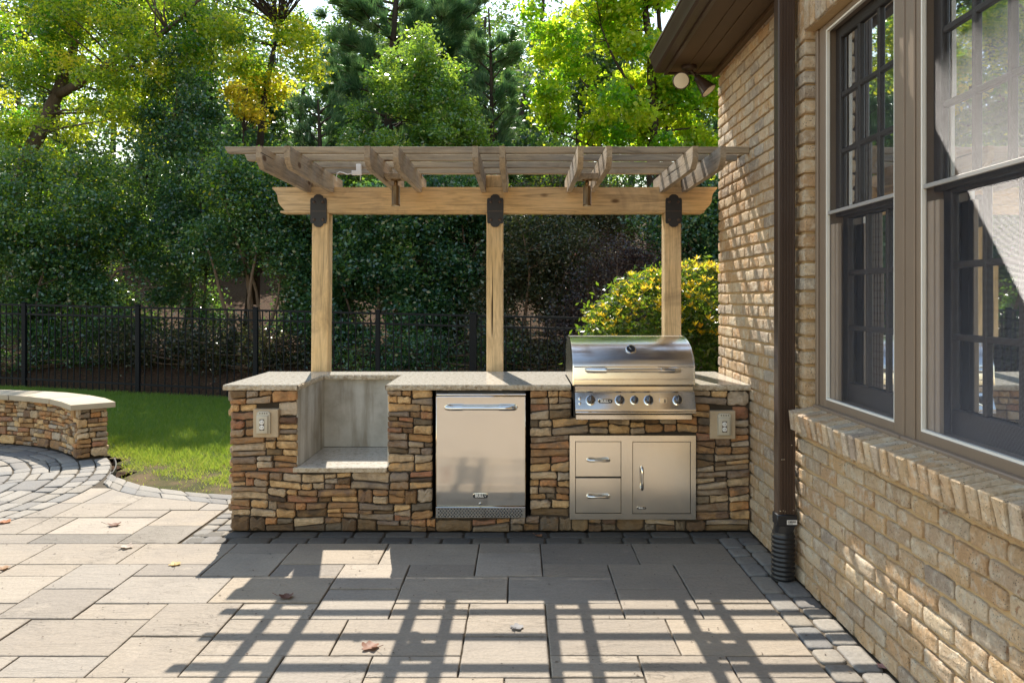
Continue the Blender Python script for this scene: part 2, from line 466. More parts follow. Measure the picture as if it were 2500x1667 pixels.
def arr_object(name, verts, faces_n, mat, parent=None, tone=None, smooth=False, **k):
    """big mesh from numpy: verts (N*k, 3), faces of k consecutive vertices"""
    me = bpy.data.meshes.new(name); nv = len(verts); nf = nv // faces_n
    me.vertices.add(nv); me.vertices.foreach_set('co', np.ascontiguousarray(verts, dtype=np.float32).ravel())
    me.loops.add(nv); me.loops.foreach_set('vertex_index', np.arange(nv, dtype=np.int32))
    me.polygons.add(nf); me.polygons.foreach_set('loop_start', np.arange(0, nv, faces_n, dtype=np.int32))
    me.update(calc_edges=True); me.materials.append(mat)
    if tone is not None:
        at = me.attributes.new('tone', 'FLOAT', 'POINT'); at.data.foreach_set('value', np.repeat(tone, faces_n).astype(np.float32))
    o = bpy.data.objects.new(name, me); COL.objects.link(o); adopt(o, parent)
    return tag(o, **k) if k else o


def text_mesh(s, size, fn, depth, mb, bold=0.):
    cu = bpy.data.curves.new('t', 'FONT'); cu.body = s; cu.size = size; cu.align_x = 'CENTER'; cu.align_y = 'CENTER'; cu.offset = bold; cu.resolution_u = 3
    ob = bpy.data.objects.new('t', cu); COL.objects.link(ob)
    dg = bpy.context.evaluated_depsgraph_get(); me = bpy.data.meshes.new_from_object(ob.evaluated_get(dg))
    mb.add([fn(v.co.x, v.co.y, depth) for v in me.vertices], [tuple(p.vertices) for p in me.polygons])
    bpy.data.objects.remove(ob); bpy.data.curves.remove(cu); bpy.data.meshes.remove(me)
# ==SETTING==
# ------------------------------------------------------------------ ground, bank, lawn
def ground_z(x, y):
    """level by the patio, dipping a little to the right, then a bank rising behind the fence"""
    d = y - (13.95 - .222 * (x + 8.97))
    z = -.07 - .018 * max(0, min(10, x + 9)) * min(1, max(0, (y - 7) / 5))
    if d > 0: z += .95 * (1 - math.exp(-d / 4.5)) + .13 * d
    return z


def sheet(name, mat, xs, ys, fn, **k):
    v = [(x, y, fn(x, y)) for y in ys for x in xs]; n = len(xs)
    f = [(j * n + i, j * n + i + 1, (j + 1) * n + i + 1, (j + 1) * n + i) for j in range(len(ys) - 1) for i in range(n - 1)]
    return MB().add(v, f).build(name, mat, None, 'all', **k)


lin = lambda a, b, n: [a + (b - a) * i / (n - 1) for i in range(n)]
sheet('ground', MT['soil'], lin(-150, -30, 7) + lin(-28, 28, 57) + lin(30, 150, 7), lin(-60, -4, 8) + lin(-2, 40, 85) + lin(44, 170, 12),
      lambda x, y: ground_z(x, y) - .02 + (.05 * math.sin(x * 1.7 + y) * math.sin(y * 1.3 - x * .6) if y > 14.5 else 0), kind='structure')

CX, CY, CR, CO = -6.25, 6.1, 2.40, 2.665         # the round patio: centre, inner and outer radius of its border
EDGE = [(-3.78, 7.10), (-3.70, 6.95), (-3.445, 6.73), (-3.215, 6.555), (-2.949, 6.41), (-2.649, 6.31), (-2.348, 6.235), (-1.97, 6.18)]
INNER = [(-3.62, 6.72), (-3.55, 6.58), (-3.34, 6.38), (-3.09, 6.22), (-2.726, 6.09), (-2.41, 5.995), (-2.236, 5.95), (-1.97, 5.90)]


def on(poly, x):
    for (x0, y0), (x1, y1) in zip(poly, poly[1:]):
        if x <= x1: return y0 + (y1 - y0) * (x - x0) / (x1 - x0)
    return poly[-1][1]


def in_lawn(x, y):
    if y > 13.75 - .222 * (x + 8.97): return False
    r = math.hypot(x - CX, y - CY)
    if r < 2.74: return False
    if x > -2.0: return y > 6.4
    if x < -3.72: return r > 2.75
    return y > on(EDGE, x) + .02


def lawn_z(x, y): return ground_z(x, y) + .045 - .02 * math.exp(-((y - 6.6) ** 2))
xs, ys = lin(-13, 3.2, 82), lin(6.2, 14.6, 57)
mbl = MB(); idx = {}
for j in range(len(ys) - 1):
    for i in range(len(xs) - 1):
        q = [(xs[i], ys[j]), (xs[i + 1], ys[j]), (xs[i + 1], ys[j + 1]), (xs[i], ys[j + 1])]
        if sum(in_lawn(*p) for p in q) < 3: continue
        ids = []
        for p in q:
            if p not in idx: idx[p] = len(mbl.v); mbl.v.append((p[0], p[1], lawn_z(*p)))
            ids.append(idx[p])
        mbl.f.append(tuple(ids)); mbl.mi.append(0)
mbl.build('lawn', MT['lawn'], None, 'all', kind='structure')

# grass blades, thickest where the picture shows them; a bare patch runs along the paving
MT['grass'] = mat_leaf('grass_blade', [(0, (.03, .095, .018)), (.5, (.085, .19, .02)), (.85, (.20, .25, .035)), (1, (.34, .27, .12))], ((.24, .42, .02), (.5, .54, .08)), .42, .5)
def grass():
    n = 620000
    x = NR.uniform(-10.5, -1.2, n); y = 6.2 + 7.9 * NR.random(n) ** 1.25
    px = 1270 + x * F / y
    k = (px > -60) & (px < 640); x, y = x[k], y[k]
    pn = np.sin(x * 2.1 + 1.3 * np.sin(y * 1.7)) * np.sin(y * 2.6 + x) + .6 * np.sin(x * 6.1 + y * 3) * np.sin(y * 7.3 - x * 2) + .5 * np.sin(13 * x + 5 * y) * np.sin(11 * y - 4 * x)
    e = np.array([on(EDGE, a) if a > -3.72 else 7.1 for a in x])
    near = np.where(x > -3.72, np.clip((y - e) / 1.7, 0, 1), np.clip((np.hypot(x - CX, y - CY) - 2.7) / .5, 0, 1))
    dens = np.clip(.0 + 1.05 * near + .5 * pn, .03, 1)
    k = (NR.random(len(x)) < dens) & np.array([in_lawn(a, b) for a, b in zip(x, y)]); x, y, near = x[k], y[k], near[k]
    z = np.array([lawn_z(a, b) for a, b in zip(x, y)]) - .005
    m = len(x); a = NR.uniform(0, 2 * np.pi, m); hgt = NR.uniform(.02, .08, m) * (.4 + .75 * near) * (1 + .25 * (NR.random(m) > .96)); w = NR.uniform(.002, .0045, m) * (1 + (y - 6) * .12)
    ln = NR.normal(0, .5, (m, 2)) * hgt[:, None]
    b = np.stack([x, y, z], 1); d = np.stack([np.cos(a) * w, np.sin(a) * w, np.zeros(m)], 1)
    tip = b + np.stack([ln[:, 0], ln[:, 1], hgt], 1)
    v = np.stack([b - d, b + d, tip], 1).reshape(-1, 3)
    t = np.clip(NR.beta(2, 3, m) + .45 * (1 - near) * NR.random(m) + .25 * np.clip((8.8 - y) / 2.2, 0, 1), 0, 1)  # blades turn lighter and yellower towards the paving, sunlight put into their tone
    arr_object('grass', v, 3, MT['grass'], None, t, kind='stuff', label='short green lawn grass, sunny and thin beside the curved paving')
grass()

# ------------------------------------------------------------------ paving: slabs on a module grid read from the photograph
bed = MB().box(-6.6, 1.6, -3.5, 6.12, -.07, -.014)
bed.prism([(-3.9, 6.121), (-1.97, 6.121)] + list(reversed(EDGE)) + [(-3.9, 7.1)], XY, -.068, -.0145)
patio = bed.build('patio', MT['joint'], None, kind='structure')
MOD = .1965
def gx(j): return 1.309 - MOD * j
def gy(k): return 5.003 - MOD * k
# (column from, column to, row from, row to)  columns count leftwards from the wall border, rows towards the camera
S = [(14, 11, 0, 2), (11, 8, 0, 2), (8, 6, 0, 1), (8, 6, 1, 3), (6, 3, 0, 2), (3, 0, 0, 2), (10, 8, 2, 3), (12, 10, 2, 4), (12, 10, 4, 6), (14, 12, 2, 3),
     (15, 12, 3, 5), (10, 7, 3, 5), (7, 4, 3, 5), (6, 4, 2, 3), (4, 2, 2, 4), (4, 2, 4, 6), (2, 0, 2, 3), (2, 0, 3, 5), (2, 0, 5, 6), (10, 8, 5, 6),
     (8, 6, 5, 7), (8, 6, 7, 9), (6, 4, 5, 6), (6, 3, 6, 8), (3, 0, 6, 8), (6, 4, 8, 9), (4, 2, 8, 10), (2, 0, 8, 9), (11, 8, 6, 8), (14, 11, 6, 8),
     (14, 12, 5, 6), (10, 8, 8, 9), (12, 10, 8, 10), (14, 12, 8, 9), (16, 14, 5, 7), (16, 14, 7, 9), (18, 15, 3, 5), (18, 16, 5, 6), (19, 16, 6, 8),
     (18, 16, 8, 9), (16, 14, 0, 1), (16, 14, 1, 3), (18, 16, 2, 3), (19, 16, 0, 2), (22, 19, 0, 2), (22, 20, 2, 3), (20, 18, 2, 4), (23, 20, 3, 5), (20, 18, 4, 6),
     (22, 20, 5, 6), (22, 19, 6, 8), (23, 20, -3, -1), (24, 23, -3, -1), (24, 22, -5, -3), (22, 20, -4, -3), (22, 19, -6, -4), (20, 18, -4, -2), (20, 18, -2, 0),
     (23, 20, -1, 0), (19, 18, -6, -4), (24, 22, -7.4, -5), (26, 24, -7.4, -5), (26, 24, -5, -3), (26, 24, -3, -1), (27, 23, -1, 0), (25, 22, 0, 2), (25, 22, 2, 3), (27, 23, 3, 5),
     (25, 22, 5, 6), (25, 22, 6, 8), (21, 18, 8, 10), (24, 21, 8, 10), (18, 15, 9, 11), (15, 12, 9, 11), (12, 10, 10, 11), (10, 7, 9, 11), (7, 4, 9, 11), (4, 2, 10, 11), (2, 0, 9, 11), (21, 18, 10, 11)]
for k0, k1, j in ((0, 2, 25), (2, 3, 25), (3, 5, 27), (5, 6, 25), (6, 8, 25), (8, 10, 24), (10, 11, 21)):      # on to the left, out of the picture
    while j < 38: S.append((j + (3 if j % 2 else 2), j, k0, k1)); j += 3 if j % 2 else 2


def slab_poly(j0, j1, k0, k1, gap=.0035):
    x0, x1 = gx(j0) + gap, gx(j1) - gap; y1, y0 = gy(k0) - gap, gy(k1) + gap
    n = 9; P = [(x0 + (x1 - x0) * t / n, y0) for t in range(n)] + [(x1, y0 + (y1 - y0) * t / n) for t in range(n)] + [(x1 - (x1 - x0) * t / n, y1) for t in range(n)] + [(x0, y1 - (y1 - y0) * t / n) for t in range(n)]
    if x0 > -3.2 and y1 < 5.7: return [P[0], P[n], P[2 * n], P[3 * n]]
    Q = []
    for x, y in P:
        r = math.hypot(x - CX, y - CY)
        if r < CO + .008:
            x, y = CX + (x - CX) / r * (CO + .008), CY + (y - CY) / r * (CO + .008)
        y = min(y, on(INNER, max(-3.62, x)) - .008)
        if not Q or math.hypot(Q[-1][0] - x, Q[-1][1] - y) > .006: Q.append((x, y))
    a = abs(sum(Q[i][0] * Q[(i + 1) % len(Q)][1] - Q[(i + 1) % len(Q)][0] * Q[i][1] for i in range(len(Q)))) / 2
    return Q if a > .004 and len(Q) > 3 else None


def rect_jit(P, a):
    return [(x + R.uniform(-a, a), y + R.uniform(-a, a)) for x, y in P] if len(P) == 4 else P


for sb in S:
    P = slab_poly(*sb)
    if P:
        if len(P) == 4:                      # a few points along each side so the hand-cut edge is not dead straight
            P2 = []
            for i in range(4):
                a, b = P[i], P[(i + 1) % 4]
                for t in range(5):
                    e = 0 if t == 0 else R.uniform(-.0016, .0016)
                    P2.append((a[0] + (b[0] - a[0]) * t / 5 + e, a[1] + (b[1] - a[1]) * t / 5 + e))
            P = P2
        MB().pillow(P, XY, -.045, R.uniform(-.0022, .0022), .0045).build('paving_slab', MT['slabwet' if sb in ((20, 18, -2, 0), (23, 20, -1, 0)) else 'slab'], patio)
rest = MB()                                  # slabs the photograph does not reach, seen only in the steel and the glass
for k in range(11, 42, 2):
    j = -R.randint(0, 1) * 0
    while j < 38:
        w = R.choice((2, 3, 3)); w = min(w, 38 - j)
        if R.random() < .4: parts = [(k, k + 1), (k + 1, k + 2)]
        else: parts = [(k, k + 2)]
        for a, b in parts: rest.box(gx(j + w) + .0035, gx(j) - .0035, gy(b) + .0035, gy(a) - .0035, -.045, R.uniform(-.002, .002), .004)
        j += w
rest.build('further_paving', MT['slab'], patio, kind='stuff')


def cobble(P, parent, name='cobble', top=0., r=.011, mat='cobble'):
    """P: four corners; corners get rounded, the top gets a dome"""
    cx = sum(p[0] for p in P) / 4; cy = sum(p[1] for p in P) / 4; Q = []
    for i in range(4):
        a, b, c = P[i - 1], P[i], P[(i + 1) % 4]
        la, lc = math.dist(a, b), math.dist(b, c); ra, rc = min(.028, la * .28) * R.uniform(.6, 1.3), min(.028, lc * .28) * R.uniform(.6, 1.3)
        p0 = (b[0] + (a[0] - b[0]) * ra / la, b[1] + (a[1] - b[1]) * ra / la); p1 = (b[0] + (c[0] - b[0]) * rc / lc, b[1] + (c[1] - b[1]) * rc / lc)
        mid = ((p0[0] + p1[0]) / 2 * .45 + b[0] * .55, (p0[1] + p1[1]) / 2 * .45 + b[1] * .55)
        Q += [p0, mid, p1]
    Q = [(x + R.uniform(-.003, .003), y + R.uniform(-.003, .003)) for x, y in Q]
    return MB().pillow(Q, XY, -.04, top + R.uniform(-.003, .001), r * .7, .0006, .0006, R).build(name, MT[mat], parent, 60)


border = MB().box(-2.2, 1.572, 5.0, 5.28, -.06, -.013).build('paving_border', MT['joint'], None, kind='structure')
def strip(pt, t0, t1, d0, d1, lo, hi, g=.006, mat='cobble'):
    """cobbles in a row: pt(along, across) -> (x, y)"""
    t = t0
    while t < t1 - .02:
        L = R.uniform(lo, hi)
        if t1 - t - L < lo * .7: L = t1 - t
        e = R.uniform(-.004, .004)
        cobble([pt(t + g, d0 + g), pt(t + L - g, d0 + g), pt(t + L - g + e, d1 - g), pt(t + g + e, d1 - g)], border, mat=mat)
        t += L
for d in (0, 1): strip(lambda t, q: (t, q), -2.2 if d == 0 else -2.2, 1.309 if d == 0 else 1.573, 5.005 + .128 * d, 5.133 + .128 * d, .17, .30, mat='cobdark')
for d in (0, 1): strip(lambda t, q: (q, t), 1.9 + .07 * d, 5.131, 1.312 + .130 * d, 1.442 + .130 * d, .12, .26)
for d in (0, 1): strip(lambda t, q: (q, t), 5.003 + .0, 5.93, -2.215 + .118 * d, -2.097 + .118 * d, .11, .17)


def polar(t, r): return (CX + r * math.cos(t / 2.5), CY + r * math.sin(t / 2.5))     # t: metres of arc at r = 2.5
for d in (0, 1): strip(lambda t, q: polar(t, q), -3.4, 1.62, CR + .13 * d, CR + .13 * d + .13, .17, .27)


def lerp_edge(t, q):
    P = INNER; Q = EDGE; n = len(P) - 1; k = min(int(t * n), n - 1); u = t * n - k
    a = (P[k][0] + (P[k + 1][0] - P[k][0]) * u, P[k][1] + (P[k + 1][1] - P[k][1]) * u); b = (Q[k][0] + (Q[k + 1][0] - Q[k][0]) * u, Q[k][1] + (Q[k + 1][1] - Q[k][1]) * u)
    return (a[0] + (b[0] - a[0]) * q, a[1] + (b[1] - a[1]) * q)
for d in (0, 1): strip(lambda t, q: lerp_edge(t, q), 0., 1.0, .5 * d, .5 * d + .5, .085, .125, .0)

# the round patio: rings of broken cobbles
circ = MB().lathe([(CO, -.062), (CO, -.0155)], Matrix.Translation((CX, CY, 0)), 72).build('round_patio', MT['joint'], None, kind='structure')
def ring(r0, r1):
    t = R.uniform(-.3, 0)
    while t < 2.75 * 1.0:
        L = R.choice((.14, .2, .27, .33)) * R.uniform(.85, 1.15) / ((r0 + r1) / 2)
        a0, a1 = -.62 + t + .007 / r1, -.62 + t + L - .007 / r1; sk = R.uniform(-.02, .02)
        f = lambda a, r: (CX + r * math.cos(a), CY + r * math.sin(a))
        if r1 - r0 > .2 and R.random() < .45:
            m = (r0 + r1) / 2 + R.uniform(-.03, .03)
            cobble([f(a0, r0 + .007), f(a1, r0 + .007), f(a1, m - .006), f(a0, m - .006)], circ, 'cobble'); cobble([f(a0, m + .006), f(a1, m + .006), f(a1 + sk, r1 - .007), f(a0 + sk, r1 - .007)], circ, 'cobble')
        else: cobble([f(a0, r0 + .007), f(a1, r0 + .007), f(a1 + sk, r1 - .007), f(a0 + sk, r1 - .007)], circ, 'cobble')
        t += L
rr = CR - .002
for w in (.15, .24, .14, .25, .17, .26, .15):
    ring(rr - w, rr); rr -= w

# black plastic lawn edging round the end of the round border
e = MB(); P = [(CX + 2.70 * math.cos(a), CY + 2.70 * math.sin(a)) for a in lin(.33, .60, 12)] ; 
for (x0, y0), (x1, y1) in zip(P, P[1:]):
    d = Vector((x1 - x0, y1 - y0, 0)).normalized(); n = Vector((-d.y, d.x, 0)) * .005
    e.add([(x0 - n.x, y0 - n.y, -.06), (x1 - n.x, y1 - n.y, -.06), (x1 - n.x, y1 - n.y, .012), (x0 - n.x, y0 - n.y, .012), (x0 + n.x, y0 + n.y, -.06), (x1 + n.x, y1 + n.y, -.06), (x1 + n.x, y1 + n.y, .012), (x0 + n.x, y0 + n.y, .012)],
          [(0, 1, 2, 3), (7, 6, 5, 4), (3, 2, 6, 7), (0, 3, 7, 4), (1, 5, 6, 2)])
e.build('lawn_edging', MT['dark'], None, label='thin black plastic edging strip between the round paving border and the lawn', cat='edging')
# ==KITCHEN==
# ------------------------------------------------------------------ stone veneer helper
def stone_shape(x0, x1, zb, zt, rg):
    """irregular ledge stone outline; zb, zt: (left, right) heights of its lower and upper edge"""
    w = x1 - x0; B = lambda t: zb[0] + (zb[1] - zb[0]) * t; T = lambda t: zt[0] + (zt[1] - zt[0]) * t
    h = min(zt[0] - zb[0], zt[1] - zb[1]); c = min(h * .40, w * .22); j = lambda a: rg.uniform(0, a)
    k = [rg.uniform(.15, 1.) * c for _ in range(4)]; bow = rg.uniform(-.05, .12) * h
    return [(x0 + k[0], B(.05) + j(h * .05))] + [(x0 + w * t, B(t) + j(h * .10)) for t in (.3, .5, .7)] + [(x1 - k[1], B(.95) + j(h * .05)), (x1 - j(w * .03), B(1) + k[1] * .8), (x1 - j(w * .03), T(1) - k[2] * .8), (x1 - k[2], T(.95) - j(h * .05))] + \
           [(x0 + w * t, T(t) - j(h * .10) - (bow if t == .5 else 0)) for t in (.7, .5, .3)] + [(x0 + k[3], T(.05) - j(h * .05)), (x0 + j(w * .03), T(0) - k[3] * .8), (x0 + j(w * .03), B(0) + k[0] * .8)]


def lay_stones(parent, u0, u1, zs, fn, w0, w1, holes, rg, lo=.09, hi=.25, g=.0021, damp=0., name='ledge_stone', joined=False):
    """bands between the heights zs, broken into blocks of one to three stones; holes: (u0, u1, z0, z1) left free"""
    J, tn = MB(), []
    def put(a, b, zb, zt, low):
        P = stone_shape(a + g, b - g, (zb[0] + g, zb[1] + g), (zt[0] - g, zt[1] - g), rg); h = min(zt[0] - zb[0], zt[1] - zb[1])
        out = w1 + (w0 - w1) * rg.uniform(-.35, .5)
        if joined:
            n0 = len(J.v); J.pillow(P, fn, w0, out, min(.007, h * .14), rg.uniform(.001, .006), .0038, rg); tn.extend([rg.random()] * (len(J.v) - n0)); return
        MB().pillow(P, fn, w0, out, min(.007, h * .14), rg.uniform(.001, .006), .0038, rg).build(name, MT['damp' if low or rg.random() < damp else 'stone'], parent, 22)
    for z0, z1 in zip(zs, zs[1:]):
        free = [(u0, u1)]
        for h in holes:
            if min(z1, h[3]) - max(z0, h[2]) > .012:
                nf = []
                for a, b in free:
                    if h[0] > a: nf.append((a, min(b, h[0])))
                    if h[1] < b: nf.append((max(a, h[1]), b))
                free = [q for q in nf if q[1] - q[0] > .018]
        H_ = z1 - z0
        for a, b in free:
            t = a
            while t < b - .01:
                L = rg.uniform(lo, hi)
                if b - t - L < lo * .8: L = b - t
                n = max(1, min(3, round(H_ / rg.uniform(.036, .072)))); c = [z0]
                for i in range(1, n): c.append(z0 + H_ * (i + rg.uniform(-.22, .22)) / n)
                c.append(z1); tilt = [0] + [rg.uniform(-.010, .010) for _ in range(n - 1)] + [0]
                for i in range(n):
                    zb, zt = (c[i] - tilt[i], c[i] + tilt[i]), (c[i + 1] - tilt[i + 1], c[i + 1] + tilt[i + 1])
                    if L > .15 and rg.random() < .5:
                        f = rg.uniform(.32, .68); mb_, mt_ = zb[0] + (zb[1] - zb[0]) * f, zt[0] + (zt[1] - zt[0]) * f
                        put(t, t + L * f, (zb[0], mb_), (zt[0], mt_), damp and z0 < .03 and i == 0); put(t + L * f, t + L, (mb_, zb[1]), (mt_, zt[1]), damp and z0 < .03 and i == 0)
                    else: put(t, t + L, zb, zt, damp and z0 < .03 and i == 0)
                t += L
    if joined:                   # a face the photograph does not show
        o = J.build('further_stones', MT['stone'], parent, 22, kind='stuff'); at = o.data.attributes.new('tone', 'FLOAT', 'POINT'); at.data.foreach_set('value', tn)


# ------------------------------------------------------------------ outdoor kitchen
KF = 5.25                        # plane of the stone faces
k_t = thing('outdoor_kitchen', (-.2, 5.7, 0), 'long outdoor kitchen island of brown ledge stone under a speckled granite worktop', 'kitchen island')
co = MB()
for b in [(-1.965, -1.53, 5.274, 6.19, 0, .962), (-1.53, -.90, 5.274, 6.19, 0, .40), (-1.53, -.90, 5.99, 6.19, .40, .962), (-.90, -.605, 5.274, 6.19, 0, .962), (-.605, .072, 5.274, 6.19, 0, .088),
          (-.605, .072, 5.92, 6.19, .088, .962), (.072, 1.566, 5.274, 6.19, 0, .66), (.072, .352, 5.274, 6.19, .66, .962), (1.172, 1.566, 5.274, 6.19, .66, .962), (.352, 1.172, 5.274, 6.19, .66, .775), (.352, 1.172, 5.99, 6.19, .775, .962)]: co.box(*b)
co.build('masonry_core', MT['core'], k_t)
rg = random.Random(21)
def warp(u, v):                  # courses that wander up and down a little
    t = min(1, v / .08, max(0, .962 - v) / .08)
    return t * (.011 * math.sin(3.1 * u + 7 * v) + .007 * math.sin(9.3 * u - 5 * v + 1))
# openings: niche, refrigerator, grill, cupboard, the two outlet plates
HOLES = [(-1.519, -.908, .405, 1), (-.597, .066, .088, 1), (.352, 1.172, .772, 1), (.338, 1.2, .088, .66), (-1.80, -1.655, .66, .825), (1.30, 1.45, .65, .815)]
lay_stones(k_t, -1.979, 1.566, [0, .088, .20, .295, .405, .52, .66, .772, .87, .962], lambda u, v, w: (u, w, v + warp(u, v)), 5.292, KF, HOLES, rg, .10, .27, damp=.10)
lay_stones(k_t, 5.27, 6.18, [0, .13, .28, .43, .58, .73, .88, .962], lambda u, v, w: (w, u, v), -1.96, -1.99, [], random.Random(5), .14, .3, joined=True)
# niche lining and shelf
MB().box(-1.531, -1.519, 5.27, 5.985, .44, .962).box(-.908, -.897, 5.27, 5.985, .44, .962).box(-1.519, -.908, 5.972, 5.988, .44, .962).build('niche_lining', MT['cement'], k_t)
g = MB(); g.cur = 0; g.box(-1.545, -.909, 5.245, 5.97, .408, .438, .003)
g.build('niche_shelf', MT['granite'], k_t)
E = MB().box(-1.547, -.9095, 5.2385, 5.2449, .4055, .436, .002).build('shelf_edge', MT['gedge'], k_t)
out = [(-2.022, 5.245), (-1.518, 5.245), (-1.518, 5.93), (-.912, 5.93), (-.912, 5.245), (.345, 5.245), (.345, 5.95), (1.178, 5.95), (1.178, 5.245), (1.568, 5.245), (1.568, 6.2), (-2.022, 6.2)]
top = MB().prism(out, XY, .966, 1.0).build('worktop', MT['granite'], k_t)
# chiselled edge along every open side of the worktop
def edge(P, nm='worktop_edge', z0=.9655, z1=.9985):
    mb = MB()
    for (x0, y0), (x1, y1) in zip(P, P[1:]):
        n = max(2, int(math.dist((x0, y0), (x1, y1)) / .018)); d = Vector((x1 - x0, y1 - y0, 0)).normalized(); o = Vector((d.y, -d.x, 0))
        rows = []
        for i in range(n + 1):
            p = Vector((x0, y0, 0)) + (Vector((x1, y1, 0)) - Vector((x0, y0, 0))) * i / n
            a = [R.uniform(.001, .005), R.uniform(.004, .011), R.uniform(.004, .012), R.uniform(.001, .006)]
            zz = [z1, z1 - .008, z0 + .01, z0 - R.uniform(0, .003)]
            rows.append([p + o * a[q] + Vector((0, 0, zz[q])) for q in range(4)])
        b = len(mb.v); mb.v += [tuple(q) for r in rows for q in r]
        for i in range(n):
            for q in range(3):
                mb.f.append((b + i * 4 + q, b + i * 4 + q + 1, b + (i + 1) * 4 + q + 1, b + (i + 1) * 4 + q)); mb.mi.append(0)
    return mb.build(nm, MT['gedge'], top)
edge([(-2.022, 6.2), (-2.022, 5.245), (-1.518, 5.245), (-1.518, 5.93), (-.912, 5.93), (-.912, 5.245), (.345, 5.245)]); edge([(1.178, 5.245), (1.568, 5.245)])


def outlet(px0, px1, py0, py1, bx0, bx1, by0, by1, label):
    Y = 5.225; t = thing('outlet_box', (PX((px0 + px1) / 2, Y), Y, PZ(py1, Y)), label, 'outlet', 'outlets in the kitchen island')
    box('wall_plate', MT['concrete'], t, PX(px0, Y), PX(px1, Y), Y, 5.283, PZ(py1, Y), PZ(py0, Y), .004)
    x0, x1, z0, z1 = PX(bx0, Y), PX(bx1, Y), PZ(by1, Y), PZ(by0, Y); w = x1 - x0
    P = [(x0, z0), (x1, z0), (x1, z1 - .012), (x1 - .014, z1), (x0 + .014, z1), (x0, z1 - .012)]
    MB().pillow(P, XZ, Y, Y - .016, .005).build('box_back', MT['ivory'], t, 40)
    d = w * .13
    c = MB().pillow([(x0 + d * .2, z0 + .004), (x1 - d, z0 + .004), (x1 - d, z1 - .026), (x0 + d * .2, z1 - .026)], XZ, Y - .017, Y - .03, .006).build('cover', MT['ivory'], t, 40)
    cx, cz = (x0 + x1) / 2 - d * .35, z0 + (z1 - z0) * .42
    box('recess', MT['louver'], c, cx - w * .17, cx + w * .17, Y - .0315, Y - .0296, cz - (z1 - z0) * .25, cz + (z1 - z0) * .25)
    for s in (-1, 1):
        f = MB(); zc = cz + s * (z1 - z0) * .115
        f.lathe([(.016, 0), (.016, .0025), (.013, .004)], Matrix.Translation((cx, Y - .0315, zc)) @ Matrix.Rotation(math.pi / 2, 4, 'X'), 14); f.build('socket', MT['paper'], c, 40)
        sl = MB(); sl.box(cx - .007, cx - .005, Y - .0362, Y - .0352, zc - .002, zc + .006); sl.box(cx + .004, cx + .006, Y - .0362, Y - .0352, zc - .002, zc + .006); sl.build('slots', MT['dark'], c)
    h = MB()
    for q in range(4): h.box(x0 + w * (.22 + .17 * q), x0 + w * (.30 + .17 * q), Y - .0172, Y - .0162, z1 - .016, z1 - .009)
    h.build('hinge_slots', MT['dark'], c)
outlet(617.7, 679.3, 998.8, 1067.7, 628, 661, 1003.5, 1058, 'ivory weatherproof outlet on a cast plate left of the open niche')
outlet(1734, 1796, 1003, 1071.7, 1751, 1784.6, 1008.5, 1062.5, 'ivory weatherproof outlet on a cast plate between the grill and the house wall')


def badge(parent, cx, cz, y, w, h, s, bull=True):
    """oval black badge with the raised word and a small bull's head"""
    P = []
    for i in range(24):
        t = 2 * math.pi * i / 24; P.append((cx + (w / 2 - h / 2) * (1 if math.cos(t) > 0 else -1) * min(1, abs(math.cos(t)) * 3) + h / 2 * math.cos(t), cz + h / 2 * math.sin(t)))
    b = MB().pillow(P, XZ, y, y - .003, .0008).build('badge', MT['dark'], parent, 40)
    P2 = [(cx + (x - cx) * 1.05, cz + (z - cz) * 1.16) for x, z in P]; MB().pillow(P2, XZ, y + .0004, y - .0018, .0006).build('badge_rim', MT['chrome'], b if False else parent, 40)
    t = MB(); text_mesh(s, h * .82, lambda u, v, q: (cx - w * .07 + u * 1.02, y - .0036, cz + v), 0, t, .002 * h / .03)
    hx = cx + w * .33; k = h * .30          # bull's head: muzzle, brow, two horns
    for q in ([(-.5, .35), (.5, .35), (.28, -.5), (0, -.95), (-.28, -.5)], [(.45, .3), (1.05, .45), (1.1, 1.), (.8, .62), (.4, .62)], [(-.45, .3), (-1.05, .45), (-1.1, 1.), (-.8, .62), (-.4, .62)]):
        b0 = len(t.v); t.v += [(hx + a * k, y - .0036, cz + c * k) for a, c in q]; t.f.append(tuple(range(b0, b0 + len(q)))); t.mi.append(0)
    t.build('lettering', MT['paper'], b)
    return b


def bar_handle(parent, a, b, out, r, rc, nm='handle', mat='chrome'):
    """tubular handle from a to b (both on the door face), standing off towards the camera"""
    a, b = Vector(a), Vector(b); d = (b - a).normalized(); o = Vector((0, -out, 0)); L = (b - a).length; q = min(out * 1.1, L * .16)
    P = [a, a + o * .45 + d * q * .05, a + o * .8 + d * q * .25, a + o + d * q * .7, a + o + d * q * 1.3]
    P2 = [b + (p - a) - 2 * d * (p - a).dot(d) for p in reversed(P)]
    h = MB().tube(P + P2, r, 12).build(nm, MT[mat], parent, 50)
    c = MB()
    for s, e in ((a, d), (b, -d)):
        K = [s + o * .62 + e * q * .12, s + o * .86 + e * q * .32, s + o + e * q * .75, s + o + e * q * 2.0]
        c.tube(K, rc, 12)
    c.build('handle_ferrule', MT[mat], h, 50)
    return h


